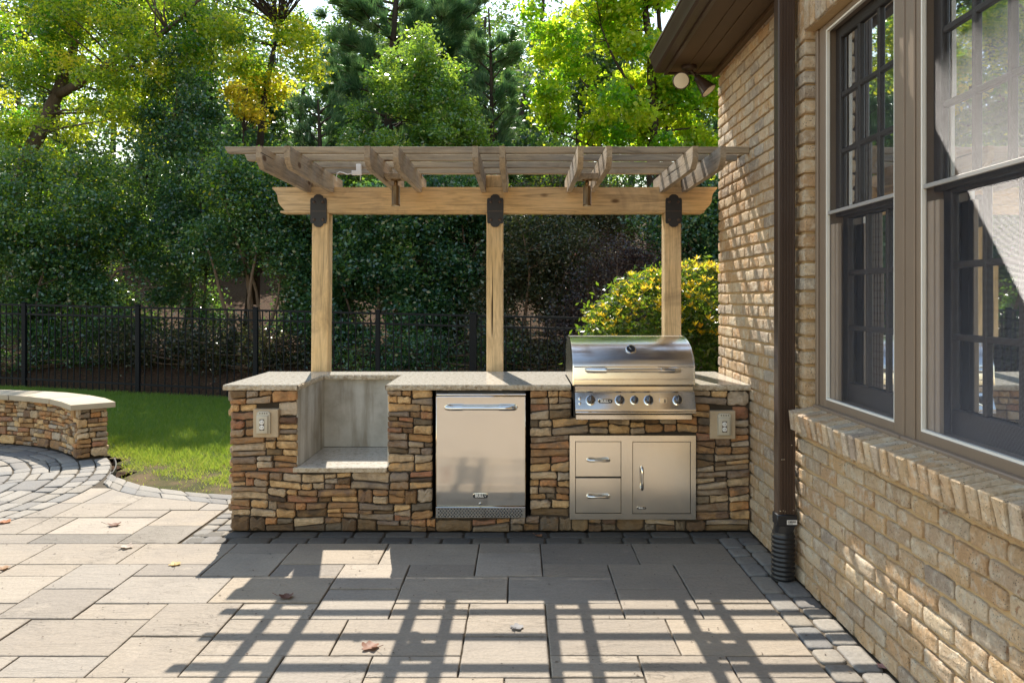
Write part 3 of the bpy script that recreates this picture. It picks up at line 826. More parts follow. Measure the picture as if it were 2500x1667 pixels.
# ------------------------------------------------------------------ refrigerator
Y = 5.232
fr = thing('refrigerator', (-.27, 5.5, .09), 'built-in stainless steel outdoor refrigerator with a perforated vent at its foot', 'refrigerator')
box('cabinet', MT['dark'], fr, -.577, .035, 5.272, 5.9, .0905, .955)
x0, x1 = PX(1063.4, Y), PX(1283.6, Y)
door = box('door', MT['steel'], fr, x0, x1, Y, 5.268, PZ(1236.2, Y), PZ(966.5, Y), .006, smooth=40)
box('top_trim', MT['steel'], fr, x0 + .004, x1 + .001, Y + .004, 5.27, PZ(965.4, Y), PZ(961.8, Y), .002)
bar_handle(door, (PX(1089, Y), Y, PZ(994, Y)), (PX(1260, Y), Y, PZ(994, Y)), .052, .0125, .0165)
badge(door, PX(1172.8, Y), PZ(1209.8, Y), Y, .100, .030, 'BULL')
MB().lathe([(.010, 0), (.010, .004), (.008, .006)], Matrix.Translation((PX(1172.4, Y), Y, PZ(1230, Y))) @ Matrix.Rotation(math.pi / 2, 4, 'X'), 16).build('lock', MT['chrome'], door, 40)
kick = box('vent_grille', MT['steel'], fr, x0, x1 - .002, Y + .002, 5.268, PZ(1264.5, Y), PZ(1237.6, Y), .003)
vh = MB(); gz0, gz1 = PZ(1262.5, Y), PZ(1240, Y)
for r_ in range(5):
    for c_ in range(27):
        u = x0 + .022 + (c_ + (.5 if r_ % 2 else 0)) * (x1 - x0 - .05) / 26.5; v = gz0 + (r_ + .5) * (gz1 - gz0) / 5
        vh.add([(u + .0052 * math.cos(t), Y + .0012, v + .0052 * math.sin(t)) for t in lin(0, 2 * math.pi, 9)[:8]], [tuple(range(8))])
vh.build('vent_holes', MT['dark'], kick, kind='stuff')
h = MB()
for q in (0, 1): h.box(PX(1066 if q == 0 else 1258, Y), PX(1090 if q == 0 else 1282, Y), Y + .01, 5.268, PZ(961.5, Y), PZ(957.5, Y), .002)
h.build('hinge_cover', MT['dark'], fr)

# ------------------------------------------------------------------ grill
gr = thing('gas_grill', (.76, 5.5, .78), 'built-in stainless steel gas grill with closed hood and five control knobs', 'grill')
GX0, GX1 = .352, 1.166
YF = 5.135
box('firebox', MT['dark'], gr, GX0 + .012, GX1 - .012, 5.25, 5.93, .785, 1.018)
# hood: profile in (Y, Z), front low panel, break, curved upper, flat top
prof = [(5.148, 1.012), (5.152, 1.135), (5.156, 1.15), (5.168, 1.171), (5.187, 1.194), (5.212, 1.216), (5.245, 1.238), (5.285, 1.259), (5.33, 1.277), (5.38, 1.293), (5.44, 1.307), (5.50, 1.315), (5.62, 1.318), (5.80, 1.30), (5.92, 1.20), (5.93, 1.012)]
def hood_fn(u, v, w): return (w, u, v)
hood = MB().prism(prof, hood_fn, GX0 + .006, GX1 - .004).build('hood', MT['steelh'], gr, 30)
def inset(P, d):
    c = (5.54, 1.1); return [(c[0] + (p[0] - c[0]) * (1 - d / .4), c[1] + (p[1] - c[1]) * (1 - d / .2)) for p in P]
for xa, xb in ((GX0 - .001, GX0 + .0055), (GX1 - .0035, GX1 + .003)):
    MB().prism([(a, b) for a, b in [(5.143, 1.008)] + [(p[0] - .004, p[1] + .003) for p in prof[1:-1]] + [(5.935, 1.008)]], hood_fn, xa, xb).build('hood_side', MT['steelv'], hood, 30)
mb = MB(); mb.box(GX0 + .008, GX1 - .006, 5.144, 5.1478, 1.128, 1.1355, .001); mb.build('hood_seam', MT['chrome'], hood)
mb = MB(); mb.box(GX0 + .008, GX1 - .006, 5.142, 5.1478, 1.045, 1.050, .001); mb.build('hood_fold', MT['chrome'], hood)
sl = MB()
for i in range(5): sl.box(GX0 - .0025, GX0 - .0005, 5.2 + .03 * i, 5.222 + .03 * i, 1.16 + .021 * i, 1.168 + .021 * i)
sl.build('vent_slots', MT['dark'], hood)
yh = 5.148
bar_handle(hood, (PX(1432, 5.12), yh, PZ(903.5, 5.11)), (PX(1661, 5.12), yh, PZ(903.5, 5.11)), .06, .0115, .017)
tx, tz = PX(1542, 5.2), PZ(856, 5.19)
ty = next(p[0] for p in prof if p[1] >= tz)
Mt = Matrix.Translation((tx, ty, tz)) @ Matrix.Rotation(math.radians(50), 4, 'X')
th = MB().lathe([(.037, -.012), (.037, .010), (.034, .015), (.029, .016), (.027, .010)], Mt, 26).build('thermometer', MT['chrome'], hood, 40)
MB().lathe([(.0275, .010), (.0275, .0125)], Mt, 24).build('dial', MT['dark'], th, 40)
MB().box(-.0015, .0015, -.003, .019, .0128, .0136, 0, Mt @ Matrix.Rotation(.7, 4, 'Z')).build('needle', MT['paper'], th)
# heat shield, panel, lip, drip tray
box('heat_shield', MT['steel'], gr, GX0 + .014, GX1 - .008, 5.150, 5.25, .972, 1.003, .004)
zt, zb = .966, .842
pan = MB().prism([(5.155, zt), (5.25, zt), (5.25, zb), (5.105, zb), (5.105, zb + .012)], hood_fn, GX0 + .014, GX1 + .0).build('control_panel', MT['steel'], gr, 20)
box('panel_lip', MT['steel'], gr, GX0 + .014, GX1, 5.10, 5.25, .826, .838, .003)
box('upper_lip', MT['chrome'], gr, GX0 + .010, GX1 - .004, 5.140, 5.25, .9685, .9715)
box('drip_tray', MT['steel'], gr, GX0 + .018, GX1 - .022, 5.12, 5.25, .782, .818, .004)
tray = [(GX0 + .03, .822), (GX1 - .03, .822)]
sy = lambda z: 5.105 + (5.155 - 5.105) * (z - zb - .012) / (zt - zb - .012)
ang = math.atan2(.05, zt - zb - .012)
for i, (kx, big) in enumerate(((1442.5, 1), (1513.75, 1), (1549.6, .86), (1584.6, 1), (1655.4, 1))):
    z = PZ(977.5, 5.12); y = sy(z); x = PX(kx, 5.115)
    Mk = Matrix.Translation((x, y, z)) @ Matrix.Rotation(math.pi / 2 - ang, 4, 'X')
    r = .034 * big
    kb = MB().lathe([(r * 1.0, 0), (r * 1.0, .005), (r * .86, .007)], Mk, 24).build('knob_bezel', MT['chrome'], pan, 40)
    kn = MB().lathe([(r * .85, .006), (r * .85, .012), (r * .74, .03), (r * .62, .036), (r * .3, .038)], Mk, 24).build('knob', MT['knob'], pan, 40)
    MB().box(-r * .17, r * .17, -r * .72, r * .72, .03, .048, .004, Mk).build('knob_grip', MT['knob'], kn, 40)
Mp = lambda z: sy(z)
z = PZ(979, 5.12); badge(pan, PX(1478, 5.12), z, sy(z) - .001 - .004, .094, .028, 'BULL')
z = PZ(978.7, 5.12); box('rating_plate', MT['steelv'], pan, PX(1611, 5.12), PX(1627, 5.12), sy(z) - .006, sy(z) + .004, PZ(985.5, 5.12), PZ(972, 5.12))
rp = MB()
for i in range(3): rp.box(PX(1621, 5.12), PX(1626, 5.12), sy(z) - .0068, sy(z) - .0062, z - .012 + .009 * i, z - .006 + .009 * i)
rp.build('rating_print', MT['dark'], pan)
for q, py in enumerate((973.3, 984.4)):
    z = PZ(py, 5.12); MB().lathe([(.010, 0), (.010, .006), (.006, .009)], Matrix.Translation((PX(1415.3, 5.12), sy(z), z)) @ Matrix.Rotation(math.pi / 2 - ang, 4, 'X'), 14).build('ignition_button', MT['chrome'], pan, 40)

# ------------------------------------------------------------------ drawers and door below the grill
Y = 5.228
au = thing('storage_unit', (.77, 5.25, .09), 'stainless storage front with two drawers and one cupboard door below the grill', 'storage unit')
fx0, fx1, fz0, fz1 = PX(1390.8, Y), PX(1699, Y), PZ(1267.5, Y), PZ(1063, Y)
D = [(1404.4, 1516.9, 1076.9, 1164.2), (1404.4, 1516.9, 1165.6, 1252.9), (1544, 1686.2, 1077.5, 1254)]
fm = MB(); q = [(PX(a, Y), PX(b, Y), PZ(d, Y), PZ(c, Y)) for a, b, c, d in D]
fm.box(fx0, q[0][0], Y, 5.284, fz0, fz1); fm.box(q[0][1], q[2][0], Y, 5.284, fz0, fz1); fm.box(q[2][1], fx1, Y, 5.284, fz0, fz1)
fm.box(q[0][0], q[0][1], Y, 5.284, fz0, q[1][2]); fm.box(q[0][0], q[0][1], Y, 5.284, q[0][3], fz1); fm.box(q[2][0], q[2][1], Y, 5.284, fz0, q[2][2]); fm.box(q[2][0], q[2][1], Y, 5.284, q[2][3], fz1)
fm.build('frame', MT['steelv'], au)
for a in (q[0][0], q[2][0]): pass
bk = MB().box(q[0][0], q[0][1], 5.262, 5.2835, q[1][2], q[0][3]); bk.box(q[2][0], q[2][1], 5.262, 5.2835, q[2][2], q[2][3]); bk.build('shadow_gap', MT['dark'], au)
for i, (a, b, c, d) in enumerate(q):
    e_ = .0032
    dr = box('drawer' if i < 2 else 'door', MT['steelv'], au, a + e_, b - e_, Y + .001, 5.261, c + e_, d - e_, .002)
    if i < 2:
        hz = PZ(1121.7 if i == 0 else 1210.2, Y); bar_handle(dr, (PX(1434, Y), Y + .001, hz), (PX(1487, Y), Y + .001, hz), .034, .0078, .0098)
    else:
        hx = PX(1566.5, Y); bar_handle(dr, (hx, Y + .001, PZ(1193, Y)), (hx, Y + .001, PZ(1140, Y)), .034, .0078, .0098)
        badge(dr, PX(1566.3, Y), PZ(1239.4, Y), Y + .001, .060, .0165, 'BULL')

# ------------------------------------------------------------------ pergola
pg = thing('pergola', (-.2, 6.28, 1.0), 'weathered cedar pergola of three posts, one beam, paired rafters and four slats above the worktop', 'pergola')
BT, BB = 2.484, 2.295
PXs = (-1.612, -.205, 1.232)
for i, x in enumerate(PXs):
    b = x - .013 if i == 0 else x
    mb = MB(); w = .067
    mb.box(x - w, x + w, 6.21, 6.348, 0, BB - .017, .006)
    if i == 0: mb.v = [(p[0] - .014 * (1 - p[2] / BB), p[1], p[2]) for p in mb.v]
    mb.build('post', MT['wz'], pg)
    box('post_head', MT['wz'], pg, x - .07, x + .07, 6.225, 6.34, BT + .001, 2.585, .004)
bl, br = -1.997, 1.588
def beam_end(x, d):
    P = []
    for t in lin(0, 1, 9): P.append((x + d * (.085 * t + .012 * math.sin(t * math.pi * 2)), BT - .012 - (BT - BB - .03) * t))
    return P
L = beam_end(bl, 1); Rr = beam_end(br, -1)
MB().prism([(bl, BT)] + L + [(bl + .10, BB), (br - .10, BB)] + list(reversed(Rr)) + [(br, BT)], XZ, 6.205, 6.345).build('beam', MT['wx'], pg, 20)
box('beam_underboard', MT['wx'], pg, -1.935, 1.485, 6.2075, 6.352, BB - .0165, BB - .0005, .003)
RX = [PXs[0] - .092, PXs[0] + .092, -.905 - .095, -.905 + .095, PXs[1] - .089, PXs[1] + .089, .487 - .095, .487 + .095, PXs[2] - .089, PXs[2] + .089]
rz0, rz1 = 2.44, 2.58
for x in RX:
    P = [(5.013, rz1), (5.012, rz1 - .075), (5.035, rz1 - .105), (5.085, rz0), (6.203, rz0), (6.203, BT + .001), (6.347, BT + .001), (6.347, rz0), (6.44, rz0), (6.50, rz0 + .05), (6.50, rz1)]
    x += R.uniform(-.003, .003)
    MB().prism(P, YZ, x - .0185, x + .0185).build('rafter', MT['wy'], pg)
for i, (y, xa, xb) in enumerate(((5.262, -2.02, 1.566), (5.545, -1.985, 1.563), (5.848, -1.972, 1.54), (6.132, -1.985, 1.5))):
    mb = MB().box(xa, xb, y, y + .05, rz1 + .001, rz1 + .045, .003)
    mb.v = [(p[0] + (.018 if p[0] < -1.9 and p[2] < rz1 + .02 else 0), p[1], p[2]) for p in mb.v]
    mb.build('slat', MT['wsl'], pg)
for x in (-.905, .487): box('lamp_block', MT['wy'], pg, x - .0755, x + .0755, 5.53, 5.68, 2.452, 2.49, .003)
for i, x in enumerate(PXs):
    zc, w = (BT - .06 + BB - .135) / 2, .066; z0, z1 = 2.162, 2.425
    cxs = x + (-.012 if i == 0 else .004)
    P = [(-w, z0 + .045), (-w * .92, z0 + .03), (-w * .6, z0 + .028), (-w * .5, z0 + .012), (-w * .22, z0), (w * .22, z0), (w * .5, z0 + .012), (w * .6, z0 + .028), (w * .92, z0 + .03), (w, z0 + .045),
         (w, z1 - .045), (w * .92, z1 - .03), (w * .6, z1 - .028), (w * .5, z1 - .012), (w * .22, z1), (-w * .22, z1), (-w * .5, z1 - .012), (-w * .6, z1 - .028), (-w * .92, z1 - .03), (-w, z1 - .045)]
    br_ = MB().prism([(a + cxs, b) for a, b in P], XZ, 6.2045, 6.197).build('bracket_plate', MT['iron'], pg)
    for sx in (-1, 1):
        for zz in (z0 + .06, z1 - .06): MB().lathe([(.0125, 0), (.012, .004), (.007, .009), (.003, .010)], Matrix.Translation((cxs + sx * .036, 6.197, zz)) @ Matrix.Rotation(math.pi / 2, 4, 'X'), 12).build('bolt', MT['brown'], br_, 50)
    box('seam', MT['brown'], br_, cxs - w, cxs + w, 6.1955, 6.1975, 2.287, 2.292)


def lamp(x, label):
    y = 5.605; t = thing('pendant_lamp', (x, y, 2.26), label, 'lamp', 'bronze lamps under the pergola')
    T = Matrix.Translation((x, y, 0))
    MB().lathe([(.034, 2.444), (.036, 2.4515)], T, 20).build('ceiling_plate', MT['bronze'], t, 40)
    MB().lathe([(.011, 2.405), (.014, 2.415), (.014, 2.436), (.009, 2.4445)], T, 14).build('knuckle', MT['bronze'], t, 40)
    b = MB().lathe([(.028, 2.262), (.0315, 2.26), (.0315, 2.272), (.0300, 2.274), (.0300, 2.395), (.0285, 2.405), (.012, 2.408)], T, 26).build('lamp_body', MT['bronze'], t, 40)
    MB().lathe([(.026, 2.2605), (.026, 2.2618)], T, 18).build('lens', MT['lens'], b)
lamp(-.905, 'bronze cylinder lamp hung between the left post and the middle post of the pergola')
lamp(.487, 'bronze cylinder lamp hung above the gas grill, between the middle and right posts')

# white cable plug hanging from the third slat
cb = thing('cable_plug', (-1.31, 5.83, 2.46), 'small white cable with a plug box dangling from a pergola slat', 'cable')
Yc = 5.825
f = lambda x, y: (PX(x, Yc), Yc, PZ(y, Yc))
MB().tube([f(822, 424), f(829, 420), f(838, 422), f(848, 426), f(858, 424)], .0045, 8).build('cable', MT['paper'], cb, 'all')
MB().tube([f(822, 443), f(821, 434), f(823, 425)], .003, 6).build('cable_tie', MT['paper'], cb, 'all'); MB().tube([f(880, 441), f(880, 430), f(879, 422)], .003, 6).build('cable_tie', MT['paper'], cb, 'all')
mb = MB(); a, b = f(859, 428), f(883, 417); mb.box(a[0], b[0], Yc - .014, Yc + .014, a[2], b[2], .003); a, b = f(870, 418), f(882, 411); mb.box(a[0], b[0], Yc - .012, Yc + .02, a[2], b[2] + .03, .003)
mb.build('plug_box', MT['paper'], cb)
# ==HOUSE==
# ------------------------------------------------------------------ house
WX, WC = 1.573, 6.124                    # wall face, far corner
OY0, OY1, OZ0, OZ1 = 2.27, 4.255, .985, 3.06   # window opening
hs = thing('house', (2.5, 3, 0), 'brick house side with lime-washed tan bricks, a twin sash window and brown eaves', 'house')
wl = MB(); X0, X1 = WX + .015, 1.80
wl.box(X0, X1, OY1 + .028, WC - .012, -.05, 6.2); wl.box(X0, X1, -6, OY0 - .01, -.05, 6.8); wl.box(X0, X1, OY0 - .01, OY1 + .028, -.05, .862); wl.box(X0, X1, OY0 - .01, OY1 + .028, OZ1 + .006, 6.4)
wl.box(1.66, X1, OY0 - .01, OY1 + .028, .862, OZ0)
wl.box(1.80, 9, WC - .2, WC - .012, -.05, 6.2)
wall = wl.build('wall', MT['mortar'], hs)
CH, CL = .0818, .20767
rg = random.Random(3)
def brick_mesh(L, Hh, dp, seed, nm='brick'):
    q = random.Random(seed); j = lambda a: q.uniform(-a, a) * 1.3; c = q.uniform(.005, .009)
    P = [(-L / 2 + c, -Hh / 2 + j(.002)), (-L / 6, -Hh / 2 + j(.0025)), (L / 6, -Hh / 2 + j(.0025)), (L / 2 - c, -Hh / 2 + j(.002)), (L / 2 + j(.002), -Hh / 2 + c), (L / 2 + j(.003), 0), (L / 2 + j(.002), Hh / 2 - c),
         (L / 2 - c, Hh / 2 + j(.002)), (L / 6, Hh / 2 + j(.0025)), (-L / 6, Hh / 2 + j(.0025)), (-L / 2 + c, Hh / 2 + j(.002)), (-L / 2 + j(.002), Hh / 2 - c), (-L / 2 + j(.003), 0), (-L / 2 + j(.002), -Hh / 2 + c)]
    return MB().pillow(P, YZ, dp, 0, .0045, .0008, .0014, q)
full = [brick_mesh(CL - .015, CH - .0145, .1, i).mesh('brick', MT['brick'], 30) for i in range(12)]
half = [brick_mesh(CL / 2 - .015, CH - .0145, .1, 40 + i).mesh('brick', MT['brick'], 30) for i in range(5)]
todo = []
for k in range(46):
    z = CH * (k + .5) - .01
    y = WC - (CL / 2 if k % 2 else 0)
    if k % 2: todo.append((WC - CL / 4, z, 1))
    while y - CL > 1.35:
        c = y - CL / 2; todo.append((c, z, 0)); y -= CL
def clear(c, z, hf):
    """cut at the window: None, or (centre, is half)"""
    if OZ0 - .1 < z < OZ1 + .215 and OY0 - .001 < c + CL / 2 and c - CL / 2 < OY1 + .001:
        hi, lo = c + (CL / 4 if hf else CL / 2), c - (CL / 4 if hf else CL / 2)
        top = z > OZ1
        e1, e0 = (OY1, OY0)
        if lo >= e1 - .03 or hi <= e0 + .03: return (c, hf, None)
        if hi - e1 > .055: return ((hi + e1) / 2, hf, hi - e1)
        if e0 - lo > .055: return ((lo + e0) / 2, hf, e0 - lo)
        return None
    return (c, hf, None)
pl = []
for c, z, hf in todo:
    if z > 3.7: continue
    q = clear(c, z, hf)
    if q: pl.append((q[0], z, q[1], q[2]))
pl.sort(key=lambda b: (abs(b[0] - 3.2) if b[0] < 2.35 else b[0]) + (20 if b[0] < 2.3 or b[1] > 3.4 else 0))
stuff = MB(); tones = []
for i, (c, z, hf, cut) in enumerate(pl):
    me = rg.choice(half if hf or (cut and cut < .13) else full); base = CL / 2 if me in half else CL
    sy_ = (cut - .011) / (base - .011) if cut else 1
    loc = (WX + rg.uniform(-.003, .003), c + rg.uniform(-.002, .002), z + rg.uniform(-.002, .002)); rx = rg.uniform(-.012, .012)
    if i < 300:
        o = bpy.data.objects.new('brick', me); COL.objects.link(o); o.parent = wall; o.location = loc; o.rotation_euler = (rx, 0, rg.uniform(-.01, .01)); o.scale = (1, sy_, 1)
    else:
        T = Matrix.Translation(loc) @ Matrix.Rotation(rx, 4, 'X'); n0 = len(stuff.v)
        stuff.add([T @ Vector((v.co.x, v.co.y * sy_, v.co.z)) for v in me.vertices], [tuple(p.vertices) for p in me.polygons]); tones += [rg.random()] * (len(stuff.v) - n0)
so_ = stuff.build('further_bricks', MT['brick'], wall, 30, kind='stuff')
at = so_.data.attributes.new('tone', 'FLOAT', 'POINT'); at.data.foreach_set('value', tones)
# soldier course over the window, rowlock sill under it
so_b = [brick_mesh(.068, .2, .1, 60 + i).mesh('soldier_brick', MT['brick'], 50) for i in range(4)]
y = OY1 + .16
while y > OY0 - .16:
    o = bpy.data.objects.new('soldier_brick', rg.choice(so_b)); COL.objects.link(o); o.parent = wall; o.location = (WX - .003 + rg.uniform(-.002, .002), y - .034, OZ1 + .108); y -= .0785
sm = [MB().box(-.185, 0, -.0335, .0335, -.055, .055, .006) for i in range(4)]
for i, m_ in enumerate(sm):
    q = random.Random(90 + i); m_.v = [(a + q.uniform(-.004, .004), b + q.uniform(-.0025, .0025), c + q.uniform(-.003, .003)) for a, b, c in m_.v]
sm = [m_.mesh('sill_brick', MT['brick'], 20) for m_ in sm]
y = OY1 + .012
while y > OY0 - .02:
    o = bpy.data.objects.new('sill_brick', rg.choice(sm)); COL.objects.link(o); o.parent = wall; o.location = (1.672, y - .037, .947 + rg.uniform(-.002, .002)); o.rotation_euler = (0, math.radians(-10), rg.uniform(-.012, .012)); y -= .0765
box('sill_mortar', MT['mortar'], wall, 1.54, 1.68, OY0, OY1 + .005, .868, .955)

# windows
def window(y0, y1, n):
    lb = {1: 'sash window nearer the downspout', 2: 'sash window with sun on its insect screen'}[n]
    z0, z1, zm = 1.045, 3.03, 2.045
    fr_ = MB(); fx = 1.640
    if n == 1: fr_.box(fx, 1.80, y1, OY1, OZ0, OZ1, .004)
    fr_.box(fx, 1.80, y0 - (.22 if n == 1 else .13), y0, OZ0, OZ1, .004)
    fr_.box(fx + .002, 1.80, y0, y1, OZ0, z0, .003); fr_.box(fx + .002, 1.80, y0, y1, z1, OZ1, .003)
    w = fr_.build('window', MT['taupe'], hs, label=lb)
    tr = MB()                              # moulding beads on the casing
    e0 = OY1 if n == 1 else None
    if n == 1:
        tr.box(fx - .012, fx + .002, OY1 - .035, OY1 - .002, OZ0 + .002, OZ1 - .002, .005); tr.box(fx - .008, fx + .002, y0 - .19, y0 - .15, OZ0 + .002, OZ1 - .002, .005); tr.box(fx - .006, fx + .002, y0 - .10, y0 - .06, OZ0 + .002, OZ1 - .002, .005)
    tr.box(fx - .03, fx + .004, y0 - .1, y1 + .1 if n == 1 else y1 + .11, OZ0 - .012, OZ0 + .022, .005)
    tr.build('moulding', MT['taupe'], w)
    sf = MB(); t = .010
    sf.box(1.644, 1.662, y1 - t, y1 - .0005, z0, z1); sf.box(1.644, 1.662, y0 + .0005, y0 + t, z0, z1); sf.box(1.644, 1.662, y0 + t, y1 - t, z0, z0 + t); sf.box(1.644, 1.662, y0 + t, y1 - t, z1 - t, z1)
    sf.build('screen_frame', MT['white'], w)
    box('screen_bar', MT['bar'], w, 1.648, 1.660, y0 + t, y1 - t, zm - .009, zm + .009, .002)
    wr = MB(); pt, wd = .004, .00045                       # woven dark wire, one flat strand each; the weft leans up and out and glints in the sun
    for i in range(1, int((z1 - z0 - 2 * t) / pt)):
        z = z0 + t + i * pt; a, b = wd * .77, wd * .64; wr.v += [(1.657 - a, y0 + t, z - b), (1.657 - a, y1 - t, z - b), (1.657 + a, y1 - t, z + b), (1.657 + a, y0 + t, z + b)]; wr.mi.append(0)
    for i in range(1, int((y1 - y0 - 2 * t) / pt)):
        y = y0 + t + i * pt; wr.v += [(1.6579, y - wd * .35, z0 + t), (1.6579, y + wd * .35, z0 + t), (1.6579, y + wd * .35, z1 - t), (1.6579, y - wd * .35, z1 - t)]; wr.mi.append(1)
    wr.f = [(k, k + 1, k + 2, k + 3) for k in range(0, len(wr.v), 4)]
    wr.build('insect_screen', [MT['screen'], MT['dark']], w)
    for nm, xa, a, b in (('upper_sash', 1.695, zm - .02, z1), ('lower_sash', 1.735, z0, zm + .03)):
        s = MB(); r = .062; xb = xa + .034
        s.box(xa, xb, y1 - r, y1 - .001, a, b, .004); s.box(xa, xb, y0 + .001, y0 + r, a, b, .004); s.box(xa + .001, xb - .001, y0 + r, y1 - r, a, a + (.10 if nm[0] == 'l' else .04), .004); s.box(xa + .001, xb - .001, y0 + r, y1 - r, b - r, b, .004)
        ya, yb = y0 + r, y1 - r; za, zb_ = a + (.10 if nm[0] == 'l' else .04), b - r; m = .013
        for i in (1, 2):
            yy = ya + (yb - ya) * i / 3; s.box(xa + .003, xb - .003, yy - m, yy + m, za, zb_, .004); zz = za + (zb_ - za) * i / 3; s.box(xa + .0045, xb - .0045, ya, yb, zz - m, zz + m, .004)
        s.build(nm, MT['sash'], w)
        for i in range(3):
            for j in range(3):
                ym, yM = ya + (yb - ya) * i / 3 + m * .6, ya + (yb - ya) * (i + 1) / 3 - m * .6; zm_, zM = za + (zb_ - za) * j / 3 + m * .6, za + (zb_ - za) * (j + 1) / 3 - m * .6
                ti = R.uniform(-.0012, .0012); xc = (xa + xb) / 2
                MB().add([(xc + ti, ym, zm_), (xc - ti, yM, zm_), (xc - ti, yM, zM), (xc + ti, ym, zM)], [(0, 1, 2, 3)]).build('pane', MT['glass'], w)
    ln = MB(); ln.box(1.667, 1.693, y1 - .052, y1 - .001, z0, zm - .06, .003); ln.box(1.672, 1.694, y1 - .085, y1 - .056, z0, zm - .06, .003); ln.build('sash_track', MT['liner'], w)
    sh = MB(); sx = 1.83
    for a, b in ((y0 + .01, y0 + .07), (y1 - .07, y1 - .01), ((y0 + y1) / 2 - .05, (y0 + y1) / 2 + .05)): sh.box(sx, sx + .03, a, b, z0, z1, .003)
    sh.build('shutter_stile', MT['louver'], w)
    for i in range(22):
        zc = z0 + .1 + i * (z1 - z0 - .15) / 22; T = Matrix.Translation((sx + .015, 0, zc)) @ Matrix.Rotation(math.radians(82), 4, 'Y')
        for a, b in ((y0 + .07, (y0 + y1) / 2 - .05), ((y0 + y1) / 2 + .05, y1 - .07)): MB().box(-.004, .004, a, b, -.036, .036, .002, T).build('shutter_louver', MT['louver'], w)
window(3.38, 4.14, 1); window(2.40, 3.16, 2)
rm = MB(); rm.add([(1.801, 1.9, .3), (4.5, 1.9, .3), (4.5, 4.9, .3), (1.801, 4.9, .3), (1.801, 1.9, 3.3), (4.5, 1.9, 3.3), (4.5, 4.9, 3.3), (1.801, 4.9, 3.3)], [(0, 1, 2, 3), (4, 5, 6, 7), (0, 1, 5, 4), (3, 2, 6, 7), (1, 2, 6, 5)])
rm.build('room_interior', MT['room'], hs)

# eaves: soffit, frieze, fascia, gutter, skirt roof; the upper roof edge that shades the window tops
EY0, EY1 = 4.31, 6.16
box('soffit', MT['soffit'], hs, 1.175, WX - .002, EY0, EY1, 3.388, 3.404)
sb = MB(); sb.box(1.40, 1.43, EY0, EY1 - .03, 3.380, 3.3875); sb.box(1.53, WX - .002, EY0, EY1 - .012, 3.352, 3.3875, .004); sb.box(1.30, 1.312, EY0, EY1 - .03, 3.382, 3.3875); sb.build('soffit_trim', MT['soffit'], hs)
box('eave_end_board', MT['brown'], hs, 1.17, WX - .002, EY1 - .028, EY1, 3.374, 3.3878)
box('fascia', MT['brown'], hs, 1.15, 1.174, EY0, EY1, 3.372, 3.56)
gp = [(1.148, 3.39), (1.085, 3.39), (1.070, 3.405), (1.062, 3.44), (1.045, 3.47), (1.038, 3.50), (1.030, 3.505), (1.030, 3.522), (1.046, 3.522), (1.055, 3.478), (1.074, 3.44), (1.082, 3.405), (1.148, 3.40)]
gt = MB().prism(gp, lambda u, v, w: (u, w, v), EY0, EY1 - .004).build('gutter', MT['brown'], hs, 30)
MB().prism(gp[:9] + [(1.148, 3.52)], lambda u, v, w: (u, w, v), EY1 - .0035, EY1 + .002).build('gutter_cap', MT['brown'], gt)
MB().prism([(1.10, 3.53), (1.583, 3.80), (1.583, 3.78), (1.13, 3.515)], lambda u, v, w: (u, w, v), EY0, EY1).build('skirt_roof', MT['shingle'], hs)
ur = MB(); up = lambda u, v, w: (u, w, v + .2 * (6.25 - w))
for k in range(90):
    y = 8.2 - k * .13; ur.prism([(1.02 + (.05 if k % 2 else 0) * 1, 6.03), (1.02 + (.05 if k % 2 else 0), 6.06), (1.9, 6.5), (1.9, 6.47)], up, y - .128, y)
ur.build('upper_roof', MT['shingle'], hs)

# downspout and drain
ds = thing('downspout', (1.5, 4.37, .27), 'tall ribbed brown downspout running down the brick wall beside the window', 'downspout')
dx0, dx1, dy0, dy1 = 1.452, 1.548, 4.33, 4.405
P = [(dx0, dy1), (dx0, dy0 + .006), (dx0 + .006, dy0), (dx0 + .018, dy0)]
for i in range(4):
    a = dx0 + .022 + i * .016; P += [(a, dy0), (a + .003, dy0 + .005), (a + .008, dy0 + .005), (a + .011, dy0)]
P += [(dx1 - .006, dy0), (dx1, dy0 + .006), (dx1, dy1)]
MB().prism(P, XY, .375, 3.386).build('pipe', MT['brown'], ds)
P2 = [((x - 1.5) * 1.035 + 1.5, (y - 4.3675) * 1.05 + 4.3675) for x, y in P]
MB().prism(P2, XY, PZ(1124, 4.33), PZ(1078, 4.33)).build('pipe_sleeve', MT['brown'], ds)
sc_ = MB()
for x, z in ((1.525, PZ(1086, 4.33)), (1.47, PZ(1121, 4.33)), (1.482, PZ(1121, 4.33)), (1.462, .395), (1.478, .398), (1.49, .393), (1.535, .40)): sc_.lathe([(.004, 0), (.0035, .0025)], Matrix.Translation((x, 4.3282, z)) @ Matrix.Rotation(math.pi / 2, 4, 'X'), 8)
sc_.build('screws', MT['chrome'], ds)
dp = thing('drain_pipe', (1.49, 4.36, 0), 'short black corrugated drain pipe standing on the cobbles under the downspout', 'drain pipe')
mb = MB(); pr = []
for i in range(10):
    z = .004 + i * .0258; pr += [(.060, z), (.0655, z + .006), (.0655, z + .013), (.060, z + .019)]
MB().lathe(pr + [(.060, .262), (.058, .27)], Matrix.Translation((1.492, 4.372, 0)), 32).build('corrugated_pipe', MT['pipe'], dp, 60)
ad = MB(); ad.box(1.444, 1.556, 4.322, 4.412, .31, .374, .004)
lo_ = [(1.492 + .055 * math.cos(t), 4.372 + .055 * math.sin(t), .2705) for t in lin(0, 2 * math.pi, 17)[:16]]
def sq(t):
    c, s = math.cos(t), math.sin(t); k = 1 / max(abs(c) / .054, abs(s) / .044); return (1.5 + c * k, 4.367 + s * k, .311)
